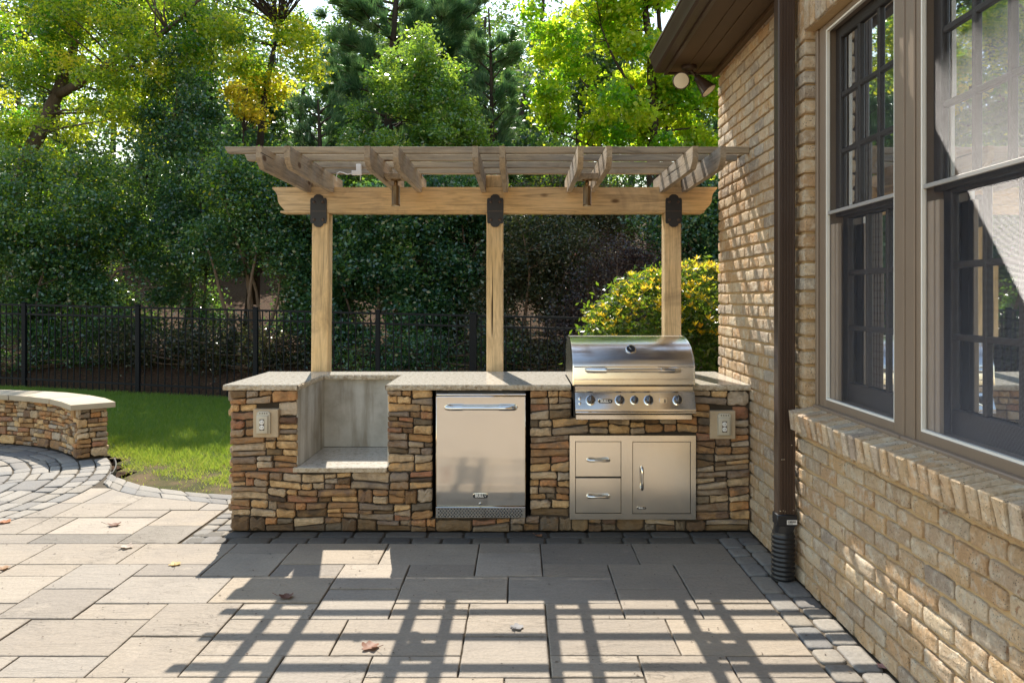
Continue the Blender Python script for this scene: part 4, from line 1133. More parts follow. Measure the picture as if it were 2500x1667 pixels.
hi_ = [sq(t) for t in lin(0, 2 * math.pi, 17)[:16]]
ad.add(lo_ + hi_, [(i, (i + 1) % 16, 16 + (i + 1) % 16, 16 + i) for i in range(16)]); ad.build('adapter', MT['pipe'], dp, 40)
st_ = MB().box(1.497, 1.553, 4.3195, 4.3215, .321, .346).build('sticker', MT['paper'], dp)
ms = MB(); q = random.Random(2); x = 1.503
while x < 1.545:
    w = q.choice((.0012, .002, .003)); ms.box(x, x + w, 4.3188, 4.3194, .331, .342); x += w + q.choice((.001, .002))
ms.box(1.503, 1.530, 4.3188, 4.3194, .325, .328); ms.build('sticker_print', MT['dark'], st_)

# twin flood light under the eave
fl = thing('flood_light', (1.31, 5.96, 3.30), 'brown twin-head flood light fixed under the end of the eave', 'flood light')
MB().lathe([(.03, 3.352), (.056, 3.362), (.06, 3.372), (.06, 3.3875)], Matrix.Translation((1.31, 5.97, 0)), 24).build('base_plate', MT['brown'], fl, 40)
def head(p, d, lens):
    d = Vector(d).normalized(); M = Matrix.Translation(p) @ (-d).to_track_quat('Z', 'Y').to_matrix().to_4x4()
    o = MB().lathe([(.064, -.10), (.066, -.095), (.060, -.085), (.045, -.03), (.032, .02), (.026, .05), (.012, .06)], M, 26).build('lamp_head', MT['brown'], fl, 45)
    MB().lathe([(.057, -.098), (.057, -.1003), (.03, -.104), (.008, -.105)], M, 24).build('lens', MT['lens'], o, 50)
    return M @ Vector((0, 0, .05))
a = head((1.238, 5.97, 3.275), (-.1, -.95, -.28), 1); b = head((1.395, 5.95, 3.26), (.55, -.25, -.75), 1)
MB().tube([(1.30, 5.97, 3.36), (1.285, 5.985, 3.33), a], .011, 8).tube([(1.325, 5.97, 3.36), (1.335, 5.97, 3.335), b], .011, 8).build('arm', MT['brown'], fl, 'all')

# ------------------------------------------------------------------ curved seat wall
sw = thing('seat_wall', (CX + 1.9, CY + 1.6, 0), 'low curved stone seat wall with a pale sandstone cap beside the round patio', 'seat wall')
A0, A1 = .69, 2.2
cr = MB(); n = 30
def arcv(r, z): return [(CX + r * math.cos(A0 + .012 + (A1 - A0) * i / n), CY + r * math.sin(A0 + .012 + (A1 - A0) * i / n), z) for i in range(n + 1)]
a, b, c, d = arcv(2.435, -.03), arcv(2.435, .485), arcv(2.655, .485), arcv(2.655, -.03); m = n + 1
cr.add(a + b + c + d, [(k * m + i, k * m + i + 1, ((k + 1) % 4) * m + i + 1, ((k + 1) % 4) * m + i) for k in range(4) for i in range(n)] + [(0, m, 2 * m, 3 * m), (n, 3 * m + n, 2 * m + n, m + n)])
cr.build('masonry_core', MT['core'], sw)
f_in = lambda u, v, w: (CX + w * math.cos(A0 + u / 2.4), CY + w * math.sin(A0 + u / 2.4), v)
ZS = [0, .10, .19, .30, .39, .488]
lay_stones(sw, 0, 2.6, ZS, f_in, 2.44, 2.402, [], random.Random(8), .08, .22)
f_en = lambda u, v, w: (CX + u * math.cos(A0) + w * math.sin(A0), CY + u * math.sin(A0) - w * math.cos(A0), v)
lay_stones(sw, 2.405, 2.68, ZS, f_en, -.03, .012, [], random.Random(9), .09, .16)
f_out = lambda u, v, w: (CX + w * math.cos(A0 + u / 2.68), CY + w * math.sin(A0 + u / 2.68), v)
lay_stones(sw, 0, 1.2, ZS, f_out, 2.65, 2.685, [], random.Random(10), .12, .3, joined=True)
t = A0 - .028
for i in range(5):
    t2 = t + .30; dlt = .004
    P = [(CX + r * math.cos(q), CY + r * math.sin(q)) for r, q in ((2.345, t + dlt), (2.74, t + dlt), (2.745, (t + t2) / 2), (2.74, t2 - dlt), (2.345, t2 - dlt), (2.335, (t + t2) / 2))]
    MB().pillow(P, XY, .489, .543, .006).build('cap_stone', MT['cap'], sw, 30); t = t2

# ------------------------------------------------------------------ fence
fe = thing('metal_fence', (-4, 12.9, -.1), 'black metal picket fence with two top rails along the foot of the planted bank', 'fence')
FY = lambda x: 13.93 - .222 * (x + 8.97)
FT = lambda x: 1.494 - .0185 * (x + 8.97)
posts = [-13.6, -11.28, -8.97, -6.66, -4.44, -2.30, -.74, 1.45, 3.7]
for x in posts:
    w = .036 if x != -.74 else .055
    mb = MB().box(x - w, x + w, FY(x) - w, FY(x) + w, FT(x) - 1.62, FT(x) + .01, .004); mb.box(x - w - .006, x + w + .006, FY(x) - w - .006, FY(x) + w + .006, FT(x) + .0105, FT(x) + .028, .008); mb.build('post', MT['fence'], fe)
for x0, x1 in zip(posts, posts[1:]):
    for dz in (-.025, -.19, -1.36):
        P0, P1 = Vector((x0 + .045, FY(x0 + .045), FT(x0) + dz)), Vector((x1 - .045, FY(x1 - .045), FT(x1) + dz)); v = []
        for p in (P0, P1): v += [(p.x, p.y - .014, p.z - .016), (p.x, p.y + .014, p.z - .016), (p.x, p.y + .014, p.z + .016), (p.x, p.y - .014, p.z + .016)]
        MB().add(v, [(0, 1, 5, 4), (1, 2, 6, 5), (2, 3, 7, 6), (3, 0, 4, 7), (0, 3, 2, 1), (4, 5, 6, 7)]).build('rail', MT['fence'], fe)
    n = max(2, round((x1 - x0) / .127))
    if x1 < -9: continue
    for i in range(1, n):
        x = x0 + (x1 - x0) * i / n; box('picket', MT['fence'], fe, x - .0085, x + .0085, FY(x) - .0085, FY(x) + .0085, FT(x) - 1.50, FT(x) - .026)
# ==PLANTS==
# ------------------------------------------------------------------ plants
def D(xd, yd, Y): return np.array((PX(xd * 1.063, Y), Y, PZ(yd * 1.063, Y)))   # xd, yd: pixels of the photograph at 2352 wide
DM = lambda r, Y: r * 1.063 * Y / F

LF = dict(
    ever=mat_leaf('evergreen_leaf', [(0, (.016, .055, .040)), (.6, (.044, .125, .068)), (1, (.15, .25, .07))], ((.10, .27, .06), (.42, .62, .05)), .36, .19, 1.),
    holly=mat_leaf('holly_leaf', [(0, (.024, .075, .032)), (.6, (.07, .16, .045)), (1, (.22, .33, .06))], ((.18, .44, .05), (.6, .8, .06)), .4, .18, 1.),
    birch=mat_leaf('yellow_green_leaf', [(0, (.018, .06, .02)), (.35, (.06, .15, .024)), (.7, (.15, .26, .026)), (.92, (.28, .33, .026)), (1, (.46, .36, .025))], ((.16, .46, .02), (1., 1., .05)), .54, .26, .9),
    gold=mat_leaf('gold_leaf', [(0, (.28, .26, .02)), (.5, (.50, .40, .025)), (1, (.66, .44, .03))], ((.8, .72, .04), (1., .8, .05)), .5, .35),
    maple=mat_leaf('maple_leaf', [(0, (.035, .11, .016)), (.5, (.10, .22, .018)), (1, (.25, .33, .022))], ((.34, .72, .02), (1., 1., .06)), .6, .3, .8),
    pine=mat_leaf('pine_needle', [(0, (.035, .09, .05)), (.6, (.085, .19, .085)), (1, (.24, .34, .17))], ((.10, .28, .08), (.28, .46, .14)), .3, .35),
    far=mat_leaf('far_leaf', [(0, (.022, .052, .034)), (.6, (.05, .10, .045)), (1, (.13, .17, .05))], ((.10, .26, .05), (.36, .5, .05)), .42, .4),
    dusk=mat_leaf('dull_green_leaf', [(0, (.022, .036, .022)), (.6, (.045, .062, .032)), (1, (.13, .10, .06))], ((.08, .13, .03), (.24, .24, .05)), .3, .3, .6),
    plum=mat_leaf('plum_leaf', [(0, (.02, .018, .018)), (.6, (.042, .032, .032)), (1, (.10, .065, .055))], ((.10, .04, .05), (.24, .12, .08)), .3, .32, .6),
    orange=mat_leaf('new_orange_leaf', [(0, (.20, .23, .02)), (.45, (.40, .34, .02)), (.8, (.52, .33, .02)), (1, (.55, .22, .03))], ((.55, .62, .03), (.95, .6, .05)), .45, .3, .6),
    bush=mat_leaf('cleyera_leaf', [(0, (.016, .045, .014)), (.6, (.035, .085, .02)), (1, (.12, .17, .022))], ((.12, .28, .02), (.40, .52, .03)), .36, .3, .6))


def unit(n):
    v = NR.normal(size=(n, 3)); return v / np.linalg.norm(v, axis=1)[:, None]


def leaves(cen, n, spread, L, flat=.25, aspect=.55, tone_lo=0., clump_var=.25, down=0.):
    """n diamond leaves about the clump centres"""
    k = NR.integers(0, len(cen), n)
    rad = (spread[k] if isinstance(spread, np.ndarray) else spread)
    p = cen[k] + NR.normal(size=(n, 3)) * (rad[:, None] if isinstance(rad, np.ndarray) else rad) * np.array((1, 1, .75))
    a = unit(n); a[:, 2] = a[:, 2] * .7 - down; a /= np.linalg.norm(a, axis=1)[:, None]
    nrm = unit(n); nrm[:, 2] += flat * np.sign(NR.random(n) - .1); b = np.cross(a, nrm); b /= np.linalg.norm(b, axis=1)[:, None] + 1e-9
    s = L * NR.uniform(.6, 1.35, n)[:, None]
    up = np.cross(b, a) * s * .10
    v = np.stack([p - a * s * .5, p + b * s * aspect * .5 - a * s * .05 + up, p + a * s * .5, p - b * s * aspect * .5 - a * s * .05 + up], 1).reshape(-1, 3)
    ct = NR.normal(0, clump_var, len(cen)); t = np.clip(NR.beta(2, 2.6, n) + ct[k] + tone_lo, 0, 1)
    return v, t


def lobe_points(lobes, n, hollow=.45, gap=.0):
    vol = np.array([(l[3] * l[4] * l[5]) ** .72 for l in lobes]); k = NR.choice(len(lobes), n, p=vol / vol.sum())
    c = np.array([l[:3] for l in lobes])[k]; r = np.array([l[3:6] for l in lobes])[k]
    u = unit(n) * (hollow + (1 - hollow) * NR.random(n) ** .6)[:, None]
    u *= (1 + .16 * np.sin(u[:, :1] * 5 + k[:, None]) * np.cos(u[:, 2:3] * 6 + 2 * k[:, None]))
    p = c + u * r
    if gap > 0:
        f = np.sin(p[:, 0] * 1.9 + 1) * np.sin(p[:, 2] * 2.3 + p[:, 1]) + .6 * np.sin(p[:, 0] * 4.1 + p[:, 2] * 3.1)
        p = p[f > -1 + gap * 1.6]
    return p


def limb(mb, a, b, r0, r1, wob, n=6, sides=7):
    a, b = np.array(a, float), np.array(b, float); L = np.linalg.norm(b - a); P = []; ph = NR.uniform(0, 6, 3)
    for i in range(n + 1):
        t = i / n; w = np.array([math.sin(ph[0] + t * 4), math.sin(ph[1] + t * 3.3), .4 * math.sin(ph[2] + t * 4)]) * wob * L * t * (1 - t) * 2
        P.append(tuple(a + (b - a) * t + w))
    mb.tube(P, [r0 + (r1 - r0) * i / n for i in range(n + 1)], sides); return P


def plant(name, label, cat, base, lobes, leaf, n, L, clumps=140, spread=.3, trunk=None, bark='bark', stems=None, group=None, twigs=40, hollow=.45, gap=.25, aspect=.55, tone=0., cv=.22, extra=None, twig_r=.014, z0=None):
    """lobes: ellipsoids of foliage; trunk: list of (point, radius); twigs run from the trunk to the leaf clumps"""
    base = np.array(base, float)
    t = thing(name, tuple(base), label, cat, group)
    cen = lobe_points(lobes, clumps, hollow, gap)
    if z0 is not None: cen = cen[cen[:, 2] > z0]
    mb = MB(); pts = []
    if trunk:
        mb.tube([tuple(p) for p, r in trunk], [r for p, r in trunk], 9)
        for (p, r), (q, s) in zip(trunk, trunk[1:]):
            for u in lin(0, 1, 4): pts.append((np.array(p) * (1 - u) + np.array(q) * u, r * (1 - u) + s * u))
    for s_ in stems or []:
        P = limb(mb, s_[0], s_[1], s_[2], s_[3], .10, 7); pts += [(np.array(P[i]), s_[2] + (s_[3] - s_[2]) * i / 7) for i in range(2, 8)]
    if not pts:
        top = np.array([np.mean([l[0] for l in lobes]), np.mean([l[1] for l in lobes]), max(l[2] for l in lobes)]); P = limb(mb, base, top, .05, .015, .05, 6); pts = [(np.array(q), .04) for q in P[1:]]
    A = np.array([p for p, r in pts])
    for i in NR.permutation(len(cen))[:twigs]:
        c = cen[i]; d = np.linalg.norm(A - c, axis=1) + np.maximum(0, A[:, 2] - c[2] + .1) * 1.5; k = int(np.argmin(d)); r = min(pts[k][1] * .5, twig_r * (1 + .35 * np.linalg.norm(A[k] - c)))
        limb(mb, A[k], c, r, r * .25, .12, 4, 5)
    mb.build('trunk', MT[bark], t, 'all')
    v, tn = leaves(cen, n, spread, L, aspect=aspect, tone_lo=tone, clump_var=cv)
    arr_object('crown', v, 4, LF[leaf], t, tn)
    for lf, m, L2, sp, sel in extra or []:
        cc = cen[sel(cen)] if sel else cen
        if len(cc): v, tn = leaves(cc, m, sp, L2, aspect=aspect, clump_var=cv); arr_object('young_leaves', v, 4, LF[lf], t, tn)
    return t


def lob(xd, yd, rxd, ryd, Y, dep=None):
    c = D(xd, yd, Y); rx, rz = DM(rxd, Y), DM(ryd, Y); return (c[0], c[1], c[2], rx, dep or min(rx, rz) * .9, rz)


def gb(xd, Y):
    x = PX(xd * 1.063, Y); return (x, Y, ground_z(x, Y) - .03)


# shrubs along the bank, just behind the fence
B = 'evergreen shrubs on the bank behind the fence'
SH = [
    ('shrub', 'sunlit shrub at the seat-wall end of the fence, mixed yellow-green leaves', 'ever', 15.4, [(60, 470, 130, 150), (10, 600, 120, 120), (150, 560, 90, 130)], 30000, .075, .1),
    ('shrub', 'glossy shrub behind the fence above the curved seat wall, thin pale stems', 'ever', 15.6, [(200, 500, 120, 150), (250, 620, 110, 100), (130, 640, 90, 90)], 34000, .075, .1),
    ('shrub', 'tall dark glossy holly-like shrub rising behind the fence, left of the pergola', 'ever', 16.2, [(410, 240, 90, 150), (430, 390, 120, 160), (390, 560, 130, 130), (470, 520, 90, 120)], 46000, .075, -.05),
    ('shrub', 'multi-stemmed shrub with bare pale stems behind the fence beside the left post', 'ever', 14.9, [(560, 440, 105, 100), (520, 560, 90, 80), (640, 520, 90, 110), (680, 620, 60, 60)], 36000, .07, .05),
    ('shrub', 'broad dark-leaved shrub behind the left post of the pergola', 'ever', 15.6, [(700, 460, 100, 120), (770, 560, 100, 110), (720, 660, 90, 60)], 30000, .08, -.02),
    ('shrub', 'dense deep green hedge shrub filling the bay between left and middle posts', 'ever', 14.8, [(860, 520, 120, 110), (900, 620, 130, 90), (820, 640, 90, 70)], 38000, .085, -.08),
    ('shrub', 'deep green shrub with a shaded hollow, behind the middle post', 'ever', 15.2, [(1020, 480, 110, 100), (1050, 590, 100, 100), (990, 660, 90, 60), (1110, 520, 80, 90)], 36000, .08, -.08),
    ('shrub', 'twiggy brown-green shrub behind the fence, right of the middle post', 'dusk', 14.6, [(1220, 560, 90, 100), (1180, 660, 80, 90), (1280, 680, 90, 80), (1300, 580, 80, 90)], 34000, .06, .1),
    ('shrub', 'sunny-topped shrub behind the beam above the gas grill', 'dusk', 15.8, [(1290, 480, 100, 80), (1390, 500, 90, 80), (1200, 470, 90, 60)], 26000, .065, .2),
    ('shrub', 'dark plum-leaved shrub behind the golden bush', 'plum', 13.6, [(1420, 600, 90, 60), (1370, 670, 70, 60), (1500, 600, 70, 50)], 17000, .05, 0),
    ('shrub', 'dark evergreen shrub close to the house corner behind the beam end', 'ever', 14.4, [(1560, 500, 90, 90), (1640, 560, 80, 90), (1580, 600, 90, 60), (1700, 480, 80, 120)], 30000, .075, -.08),
]
for i, (nm, lb, lf, Y, lo, n, L, tn) in enumerate(SH):
    lobes = [lob(*q, Y) for q in lo]; b = gb(np.mean([q[0] for q in lo]), Y); st = []
    m = 3 if i != 3 else 6
    zf = ground_z(b[0], Y)
    if i not in (3,): lobes += [(b[0] + d, Y - .1, zf + .75, .8, .6, .62) for d in ((-.7, .7) if i % 2 else (0,))]
    for k in range(m):
        q = lobes[k % len(lobes)]; off = NR.uniform(-.35, .35) if i != 3 else (k - 2.5) * .12
        st.append(((b[0] + off * (1 if i != 3 else .8), b[1] + NR.uniform(-.2, .2), b[2]), (q[0] + NR.uniform(-.5, .5) * q[3], q[1] - .3, q[2] + q[5] * .2), .042 if i != 3 else .05, .012))
    plant(nm, lb, 'shrub', b, lobes, lf, n, L, clumps=300, spread=.15, stems=st, bark='twig' if i in (1, 3, 7) else 'bark', group=B, twigs=46 if i in (1, 3, 7) else 26, hollow=.35, gap=.18, tone=tn, cv=.15,
          extra=[('birch', 2600, .075, .2, lambda c: c[:, 2] > np.percentile(c[:, 2], 60))] if i in (0, 1, 3, 4, 8) else None)

# skirts of low foliage and litter at the fence foot
for i, (xd, Y, lf, lb) in enumerate([(60, 14.9, 'ever', 'low leafy undergrowth behind the fence at the far seat-wall end'), (420, 14.6, 'dusk', 'low undergrowth behind the fence between the seat wall and the kitchen'), (600, 14.3, 'dusk', 'low twiggy undergrowth against the fence beside the left post'),
                                     (1000, 13.4, 'ever', 'low dark undergrowth behind the fence between the left and middle posts'), (1230, 13.2, 'dusk', 'low brown-twigged undergrowth behind the fence beside the grill')]):
    c = D(xd, 800, Y); z = ground_z(c[0], Y)
    lobes = [(c[0] + d, Y + .2, z + .4, .8, .5, .5) for d in (-1.1, -.4, .4, 1.1)]
    plant('undergrowth', lb, 'undergrowth', (c[0], Y, z), lobes, lf, 9000, .06, clumps=90, spread=.17, bark='twig', twigs=40, gap=.2, hollow=.2, group='undergrowth along the fence')

# golden bush by the house corner
Y = 8.7; lobes = [lob(1500, 740, 130, 105, Y, .75), lob(1600, 700, 110, 90, Y, .8), lob(1400, 800, 75, 85, Y, .6), lob(1680, 760, 120, 140, Y, .8), lob(1530, 840, 150, 80, Y, .7), lob(1740, 860, 100, 120, Y, .7)]
for q in range(16):
    l = lobes[q % 6]; a = NR.uniform(.2, 2.9); lobes.append((l[0] + .85 * l[3] * math.cos(a), l[1] + NR.uniform(-.5, .3), l[2] + .85 * l[5] * math.sin(a), .16, .16, .14))
b = (PX(1590 * 1.063, Y), Y, -.12)
st = [((b[0] + d, b[1], b[2]), (q[0], q[1] - .1, q[2]), .025, .008) for d, q in zip((-.2, 0, .15, .25, -.1), lobes)]
gbt = plant('golden_bush', 'rounded bush tipped with golden-orange new leaves between the grill and the house corner', 'bush', b, lobes, 'bush', 26000, .062, clumps=520, spread=.085, stems=st, bark='twig', twigs=70, hollow=.62, gap=.0, cv=.12, aspect=.42, twig_r=.008)
cc = lobe_points(lobes, 5000, .97, 0); keep = np.ones(len(cc), bool)
for l in lobes: keep &= (((cc - np.array(l[:3])) / (np.array(l[3:6]) * .93)) ** 2).sum(1) > 1
cc = cc[keep & (cc[:, 2] > 1.15)]
w_ = np.clip((cc[:, 2] - 1.0) / .65, .15, 1); cc = cc[NR.random(len(cc)) < w_]
def rosettes(cen, n, L):
    m = len(cen); k = np.repeat(np.arange(m), n); N = m * n; az = np.tile(np.arange(n) * 2 * np.pi / n, m) + np.repeat(NR.uniform(0, 6, m), n)
    el = NR.uniform(.35, 1.1, N); a = np.stack([np.cos(az) * np.cos(el), np.sin(az) * np.cos(el), np.sin(el)], 1); b = np.stack([-np.sin(az), np.cos(az), 0 * az], 1)
    s = L * NR.uniform(.7, 1.2, N)[:, None]; p = cen[k]; sp = .17
    v = np.stack([p, p + a * s * .5 + b * s * sp, p + a * s, p + a * s * .5 - b * s * sp], 1).reshape(-1, 3)
    return v, np.clip(NR.beta(2, 2, m)[k] * .9 + NR.normal(0, .1, N), 0, 1)
v, tn = rosettes(cc, 7, .07); arr_object('young_leaves', v, 4, LF['orange'], gbt, tn)

# trees further up the bank
def tr(pts, Y): return [((lambda q: (q[0], q[1], q[2]))(D(x, y, Y + dy)), r) for x, y, dy, r in pts]
Y = 17.0
lean = tr([(-40, 690, 0, .21), (10, 470, 0, .19), (70, 350, 0, .165), (130, 220, 0, .13), (165, 130, .1, .10), (185, 20, .2, .08), (200, -120, .3, .05)], Y)
lean[0] = ((lean[0][0][0], Y, ground_z(lean[0][0][0], Y) - .1), .26)
t_ = plant('leaning_tree', 'leaning grey-barked tree with forked trunk and yellow-green leaves above the seat wall', 'tree', lean[0][0],
      [lob(60, 60, 150, 130, Y, 1.6), (lob(230, 70, 150, 120, Y - .6, 1.5)), lob(380, 120, 130, 90, Y - .8, 1.3), lob(120, 230, 140, 110, Y, 1.4), lob(280, 250, 120, 100, Y - .3, 1.3), lob(30, 370, 110, 110, Y, 1.2), lob(480, 60, 110, 70, Y - 1, 1.1), lob(200, -80, 260, 90, Y, 1.8), lob(100, -120, 240, 70, Y, 2.), lob(330, -120, 200, 70, Y, 2.)],
      'birch', 70000, .085, clumps=460, spread=.17, trunk=lean, stems=[(tuple(D(130, 220, Y)), tuple(D(300, 125, Y - .7)), .11, .07), (tuple(D(300, 125, Y - .7)), tuple(D(470, -10, Y - 1.2)), .07, .03), (tuple(D(185, 175, Y)), tuple(D(390, 150, Y - .8)), .06, .02), (tuple(D(165, 130, Y)), tuple(D(160, -40, Y)), .05, .02)],
      twigs=120, gap=.40, hollow=.25, tone=.02, cv=.3, twig_r=.018)

plant('yellow_tree', 'tree with turning yellow and green leaves hanging above the left end of the pergola', 'tree', gb(600, 18.5),
      [lob(600, 60, 110, 80, 18.5, 1.2), lob(690, 110, 80, 90, 18.3, 1.), lob(640, 170, 90, 60, 18.5, 1.), lob(560, 180, 60, 60, 18.5, .8), lob(520, 40, 80, 60, 18.5, 1.), lob(480, -90, 130, 90, 18.5, 1.6), lob(600, -130, 150, 100, 18.7, 1.6), lob(540, -170, 160, 80, 18.7, 1.6), lob(700, -170, 140, 80, 18.7, 1.6)],
      'birch', 30000, .10, clumps=260, spread=.18, trunk=tr([(585, 700, 0, .12), (590, 400, 0, .1), (610, 200, 0, .07), (640, 60, 0, .04)], 18.5), bark='barkd', twigs=80, gap=.5, hollow=.2, tone=.1, cv=.28,
      extra=[('gold', 1000, .10, .2, lambda c: (c[:, 2] < PZ(190 * 1.063, 18.5)))])
plant('gold_sapling', 'small tree with bright gold autumn leaves behind the left end of the pergola', 'tree', gb(560, 16.8),
      [lob(565, 245, 24, 40, 16.8, .3), lob(595, 275, 20, 22, 16.8, .3), lob(545, 205, 16, 30, 16.8, .3)], 'gold', 800, .10, clumps=26, spread=.10, bark='barkd', twigs=12, gap=0, hollow=.1)
plant('glossy_tree', 'upright glossy broadleaf tree catching white sunlight above the middle of the pergola', 'tree', gb(950, 17.2),
      [lob(960, 130, 55, 60, 17.2, .7), lob(930, 210, 100, 80, 17.2, 1.1), lob(1010, 230, 90, 80, 17.2, 1.), lob(890, 310, 110, 80, 17.2, 1.2), lob(1030, 330, 100, 80, 17.2, 1.2), lob(950, 400, 150, 80, 17.2, 1.3)],
      'holly', 46000, .088, clumps=330, spread=.13, trunk=tr([(960, 720, 0, .1), (955, 450, 0, .09), (965, 280, 0, .06), (962, 110, 0, .02)], 17.2), bark='barkd', twigs=60, gap=.22, hollow=.35, tone=.10, aspect=.45)
plant('maple_tree', 'large bright green maple with dark forked trunk beside the eave', 'tree', gb(1500, 17.5),
      [lob(1290, 110, 120, 110, 17.5, 1.3), lob(1420, 60, 140, 110, 17.5, 1.5), lob(1340, 230, 140, 90, 17.2, 1.3), lob(1250, 300, 80, 60, 17.2, 1.), lob(1470, 200, 130, 110, 17.5, 1.5), lob(1580, 250, 110, 100, 17.5, 1.3), lob(1480, 320, 140, 70, 17.2, 1.3), lob(1600, 120, 130, 120, 17.8, 1.5), lob(1380, -60, 220, 90, 17.5, 1.8), lob(1700, 260, 120, 130, 17.5, 1.4), lob(1300, -170, 180, 90, 17.5, 1.8), lob(1520, -150, 180, 110, 17.5, 1.8), lob(1400, -270, 200, 90, 17.5, 1.8)],
      'maple', 62000, .115, clumps=480, spread=.16, trunk=tr([(1500, 760, 0, .16), (1500, 420, 0, .15), (1500, 250, 0, .13), (1495, 120, 0, .10), (1475, -30, 0, .06)], 17.5),
      stems=[(tuple(D(1500, 200, 17.5)), tuple(D(1512, -20, 17.7)), .08, .04), (tuple(D(1500, 300, 17.5)), tuple(D(1380, 60, 17.3)), .05, .018), (tuple(D(1500, 330, 17.5)), tuple(D(1330, 180, 17.2)), .045, .015), (tuple(D(1500, 260, 17.5)), tuple(D(1620, 90, 17.6)), .05, .016), (tuple(D(1490, 360, 17.4)), tuple(D(1260, 300, 17.1)), .04, .012)],
      bark='barkd', twigs=90, gap=.46, hollow=.2, tone=.05, cv=.3, aspect=.75, twig_r=.016)


def pine(name, label, base, trunk, tips, n, L, bark='barkd'):
    """trunk points, and branches (from, to); needle tufts ride on the outer half of each branch"""
    t = thing(name, tuple(base), label, 'tree'); mb = MB(); mb.tube([tuple(p) for p, r in trunk], [r for p, r in trunk], 9)
    cen, ax = [], []
    for a, b in tips:
        P = limb(mb, a, b, .028, .007, .10, 5, 5); P = [np.array(q) for q in P]
        for u in lin(.35, 1., 7):
            i = min(4, int(u * 5)); q = P[i] + (P[i + 1] - P[i]) * (u * 5 - i); d = (P[i + 1] - P[i]); d /= np.linalg.norm(d); cen.append(q + NR.normal(0, .10, 3)); ax.append(d + np.array((0, 0, .45)))
    mb.build('trunk', MT[bark], t, 'all')
    cen, ax = np.array(cen), np.array(ax); k = NR.integers(0, len(cen), n); d = unit(n) * .85 + ax[k]; d /= np.linalg.norm(d, axis=1)[:, None]
    s = L * NR.uniform(.7, 1.2, n)[:, None]; p = cen[k] + d * s * .05 + NR.normal(0, .035, (n, 3)); w = np.cross(d, unit(n)); w /= np.linalg.norm(w, axis=1)[:, None]; w *= .0095
    v = np.stack([p - w, p + w, p + d * s], 1).reshape(-1, 3)
    arr_object('crown', v, 3, LF['pine'], t, np.clip(NR.beta(2, 2.5, n) + NR.normal(0, .18, len(cen))[k], 0, 1)); return t
Y = 20.5
tk = tr([(880, 720, 0, .14), (885, 380, 0, .12), (900, 120, 0, .09), (915, -60, 0, .06)], Y); tips = []
for i in range(44):
    yd = NR.uniform(-40, 330); a = D(893 + (yd < 120) * 12, yd + 40, Y); sd = -1 if i % 5 < 3 else 1; b = D(893 + sd * NR.uniform(50, 165), yd - NR.uniform(-10, 50), Y + NR.uniform(-1.2, 1.2)); tips.append((a, b))
for i in range(16): tips.append((D(1010, NR.uniform(0, 200), Y + .5), D(1010 + NR.uniform(-60, 130), NR.uniform(-30, 190), Y + NR.uniform(-.6, 1))))
tk2 = [(D(1010, 720, Y + .5), .08), (D(1010, 300, Y + .5), .07), (D(1012, -30, Y + .5), .03)]
pine('pine_tree', 'pine with long drooping needle tufts behind the glossy broadleaf tree', gb(880, Y), tk, [q for q in tips[:44]], 46000, .34)
pine('pine_tree', 'pine with upswept needle tufts between the glossy broadleaf tree and the maple', gb(1010, Y + .5), tk2, tips[44:] + [(D(1010, 60 + 30 * i, Y + .5), D(1060 + 12 * i, 20 + 34 * i, Y)) for i in range(6)], 26000, .32)
Y = 18.6
pine('pine_tree', 'thin dark-stemmed pine sapling just left of the maple', gb(1131, Y), tr([(1131, 720, 0, .075), (1131, 330, 0, .06), (1128, 150, 0, .04), (1122, 20, 0, .02)], Y),
     [(D(1130, 120 + 16 * i, Y), D(1130 + (-1) ** i * NR.uniform(30, 75), 80 + 16 * i + NR.uniform(-10, 20), Y + NR.uniform(-.5, .5))) for i in range(26)], 24000, .24)
pine('pine_tree', 'young pale pine behind the gold sapling and the pergola slats', gb(735, 18.), tr([(735, 720, 0, .06), (735, 330, 0, .05), (730, 230, 0, .02)], 18.),
     [(D(735, 260 + 14 * i, 18), D(735 + (-1) ** i * NR.uniform(25, 60), 225 + 14 * i, 18 + NR.uniform(-.4, .4))) for i in range(14)], 12000, .24)

# the wood behind
FAR = [(40, 38, 200, 560), (260, 40, 180, 560), (440, 41, 120, 500), (620, 42, 80, 380), (800, 40, 110, 480), (1000, 41, 120, 460), (1240, 39, 160, 560), (1450, 40, 170, 560), (-60, 27, 190, 460), (130, 30, 180, 480), (330, 28, 150, 440), (480, 33, 130, 400), (690, 34, 100, 260), (860, 30, 120, 240), (1040, 33, 130, 260), (1180, 34, 110, 270), (1330, 29, 140, 270), (1530, 31, 150, 290), (1700, 28, 150, 330), (590, 27, 110, 190), (1190, 26, 100, 170), (790, 32, 110, 300), (950, 35, 130, 330), (1100, 30, 90, 300)]
LBF = ['tall hazy tree farthest back above the leaning tree', 'tall hazy tree farthest back behind the fork of the leaning tree', 'tall hazy tree farthest back behind the dark holly-like shrub', 'tall hazy tree farthest back behind the yellow-leaved tree', 'tall hazy tree farthest back behind the long-needled pine', 'tall hazy tree farthest back behind the upswept pine', 'tall hazy tree farthest back left of the maple', 'tall hazy tree farthest back behind the maple crown', 'far tree behind the leaning tree, at the edge of the wood', 'far tall tree between the leaning tree and the dark holly-like shrub', 'far tree directly behind the tall dark holly-like shrub', 'far blue-green tree behind the yellow-leaved tree',
       'far thin tree with sky around it, left of the pines', 'far tree behind the long-needled pine', 'far tree behind the glossy broadleaf tree', 'far thin tree against the sky left of the maple', 'far tree behind the left side of the maple', 'far tree behind the maple trunk', 'far tree hidden partly by the house corner', 'far low tree behind the left rafters of the pergola', 'far low tree behind the pine sapling', 'far tree filling the gap left of the long-needled pine', 'far tall tree behind both middle pines', 'far tree just behind the dark-stemmed pine sapling']
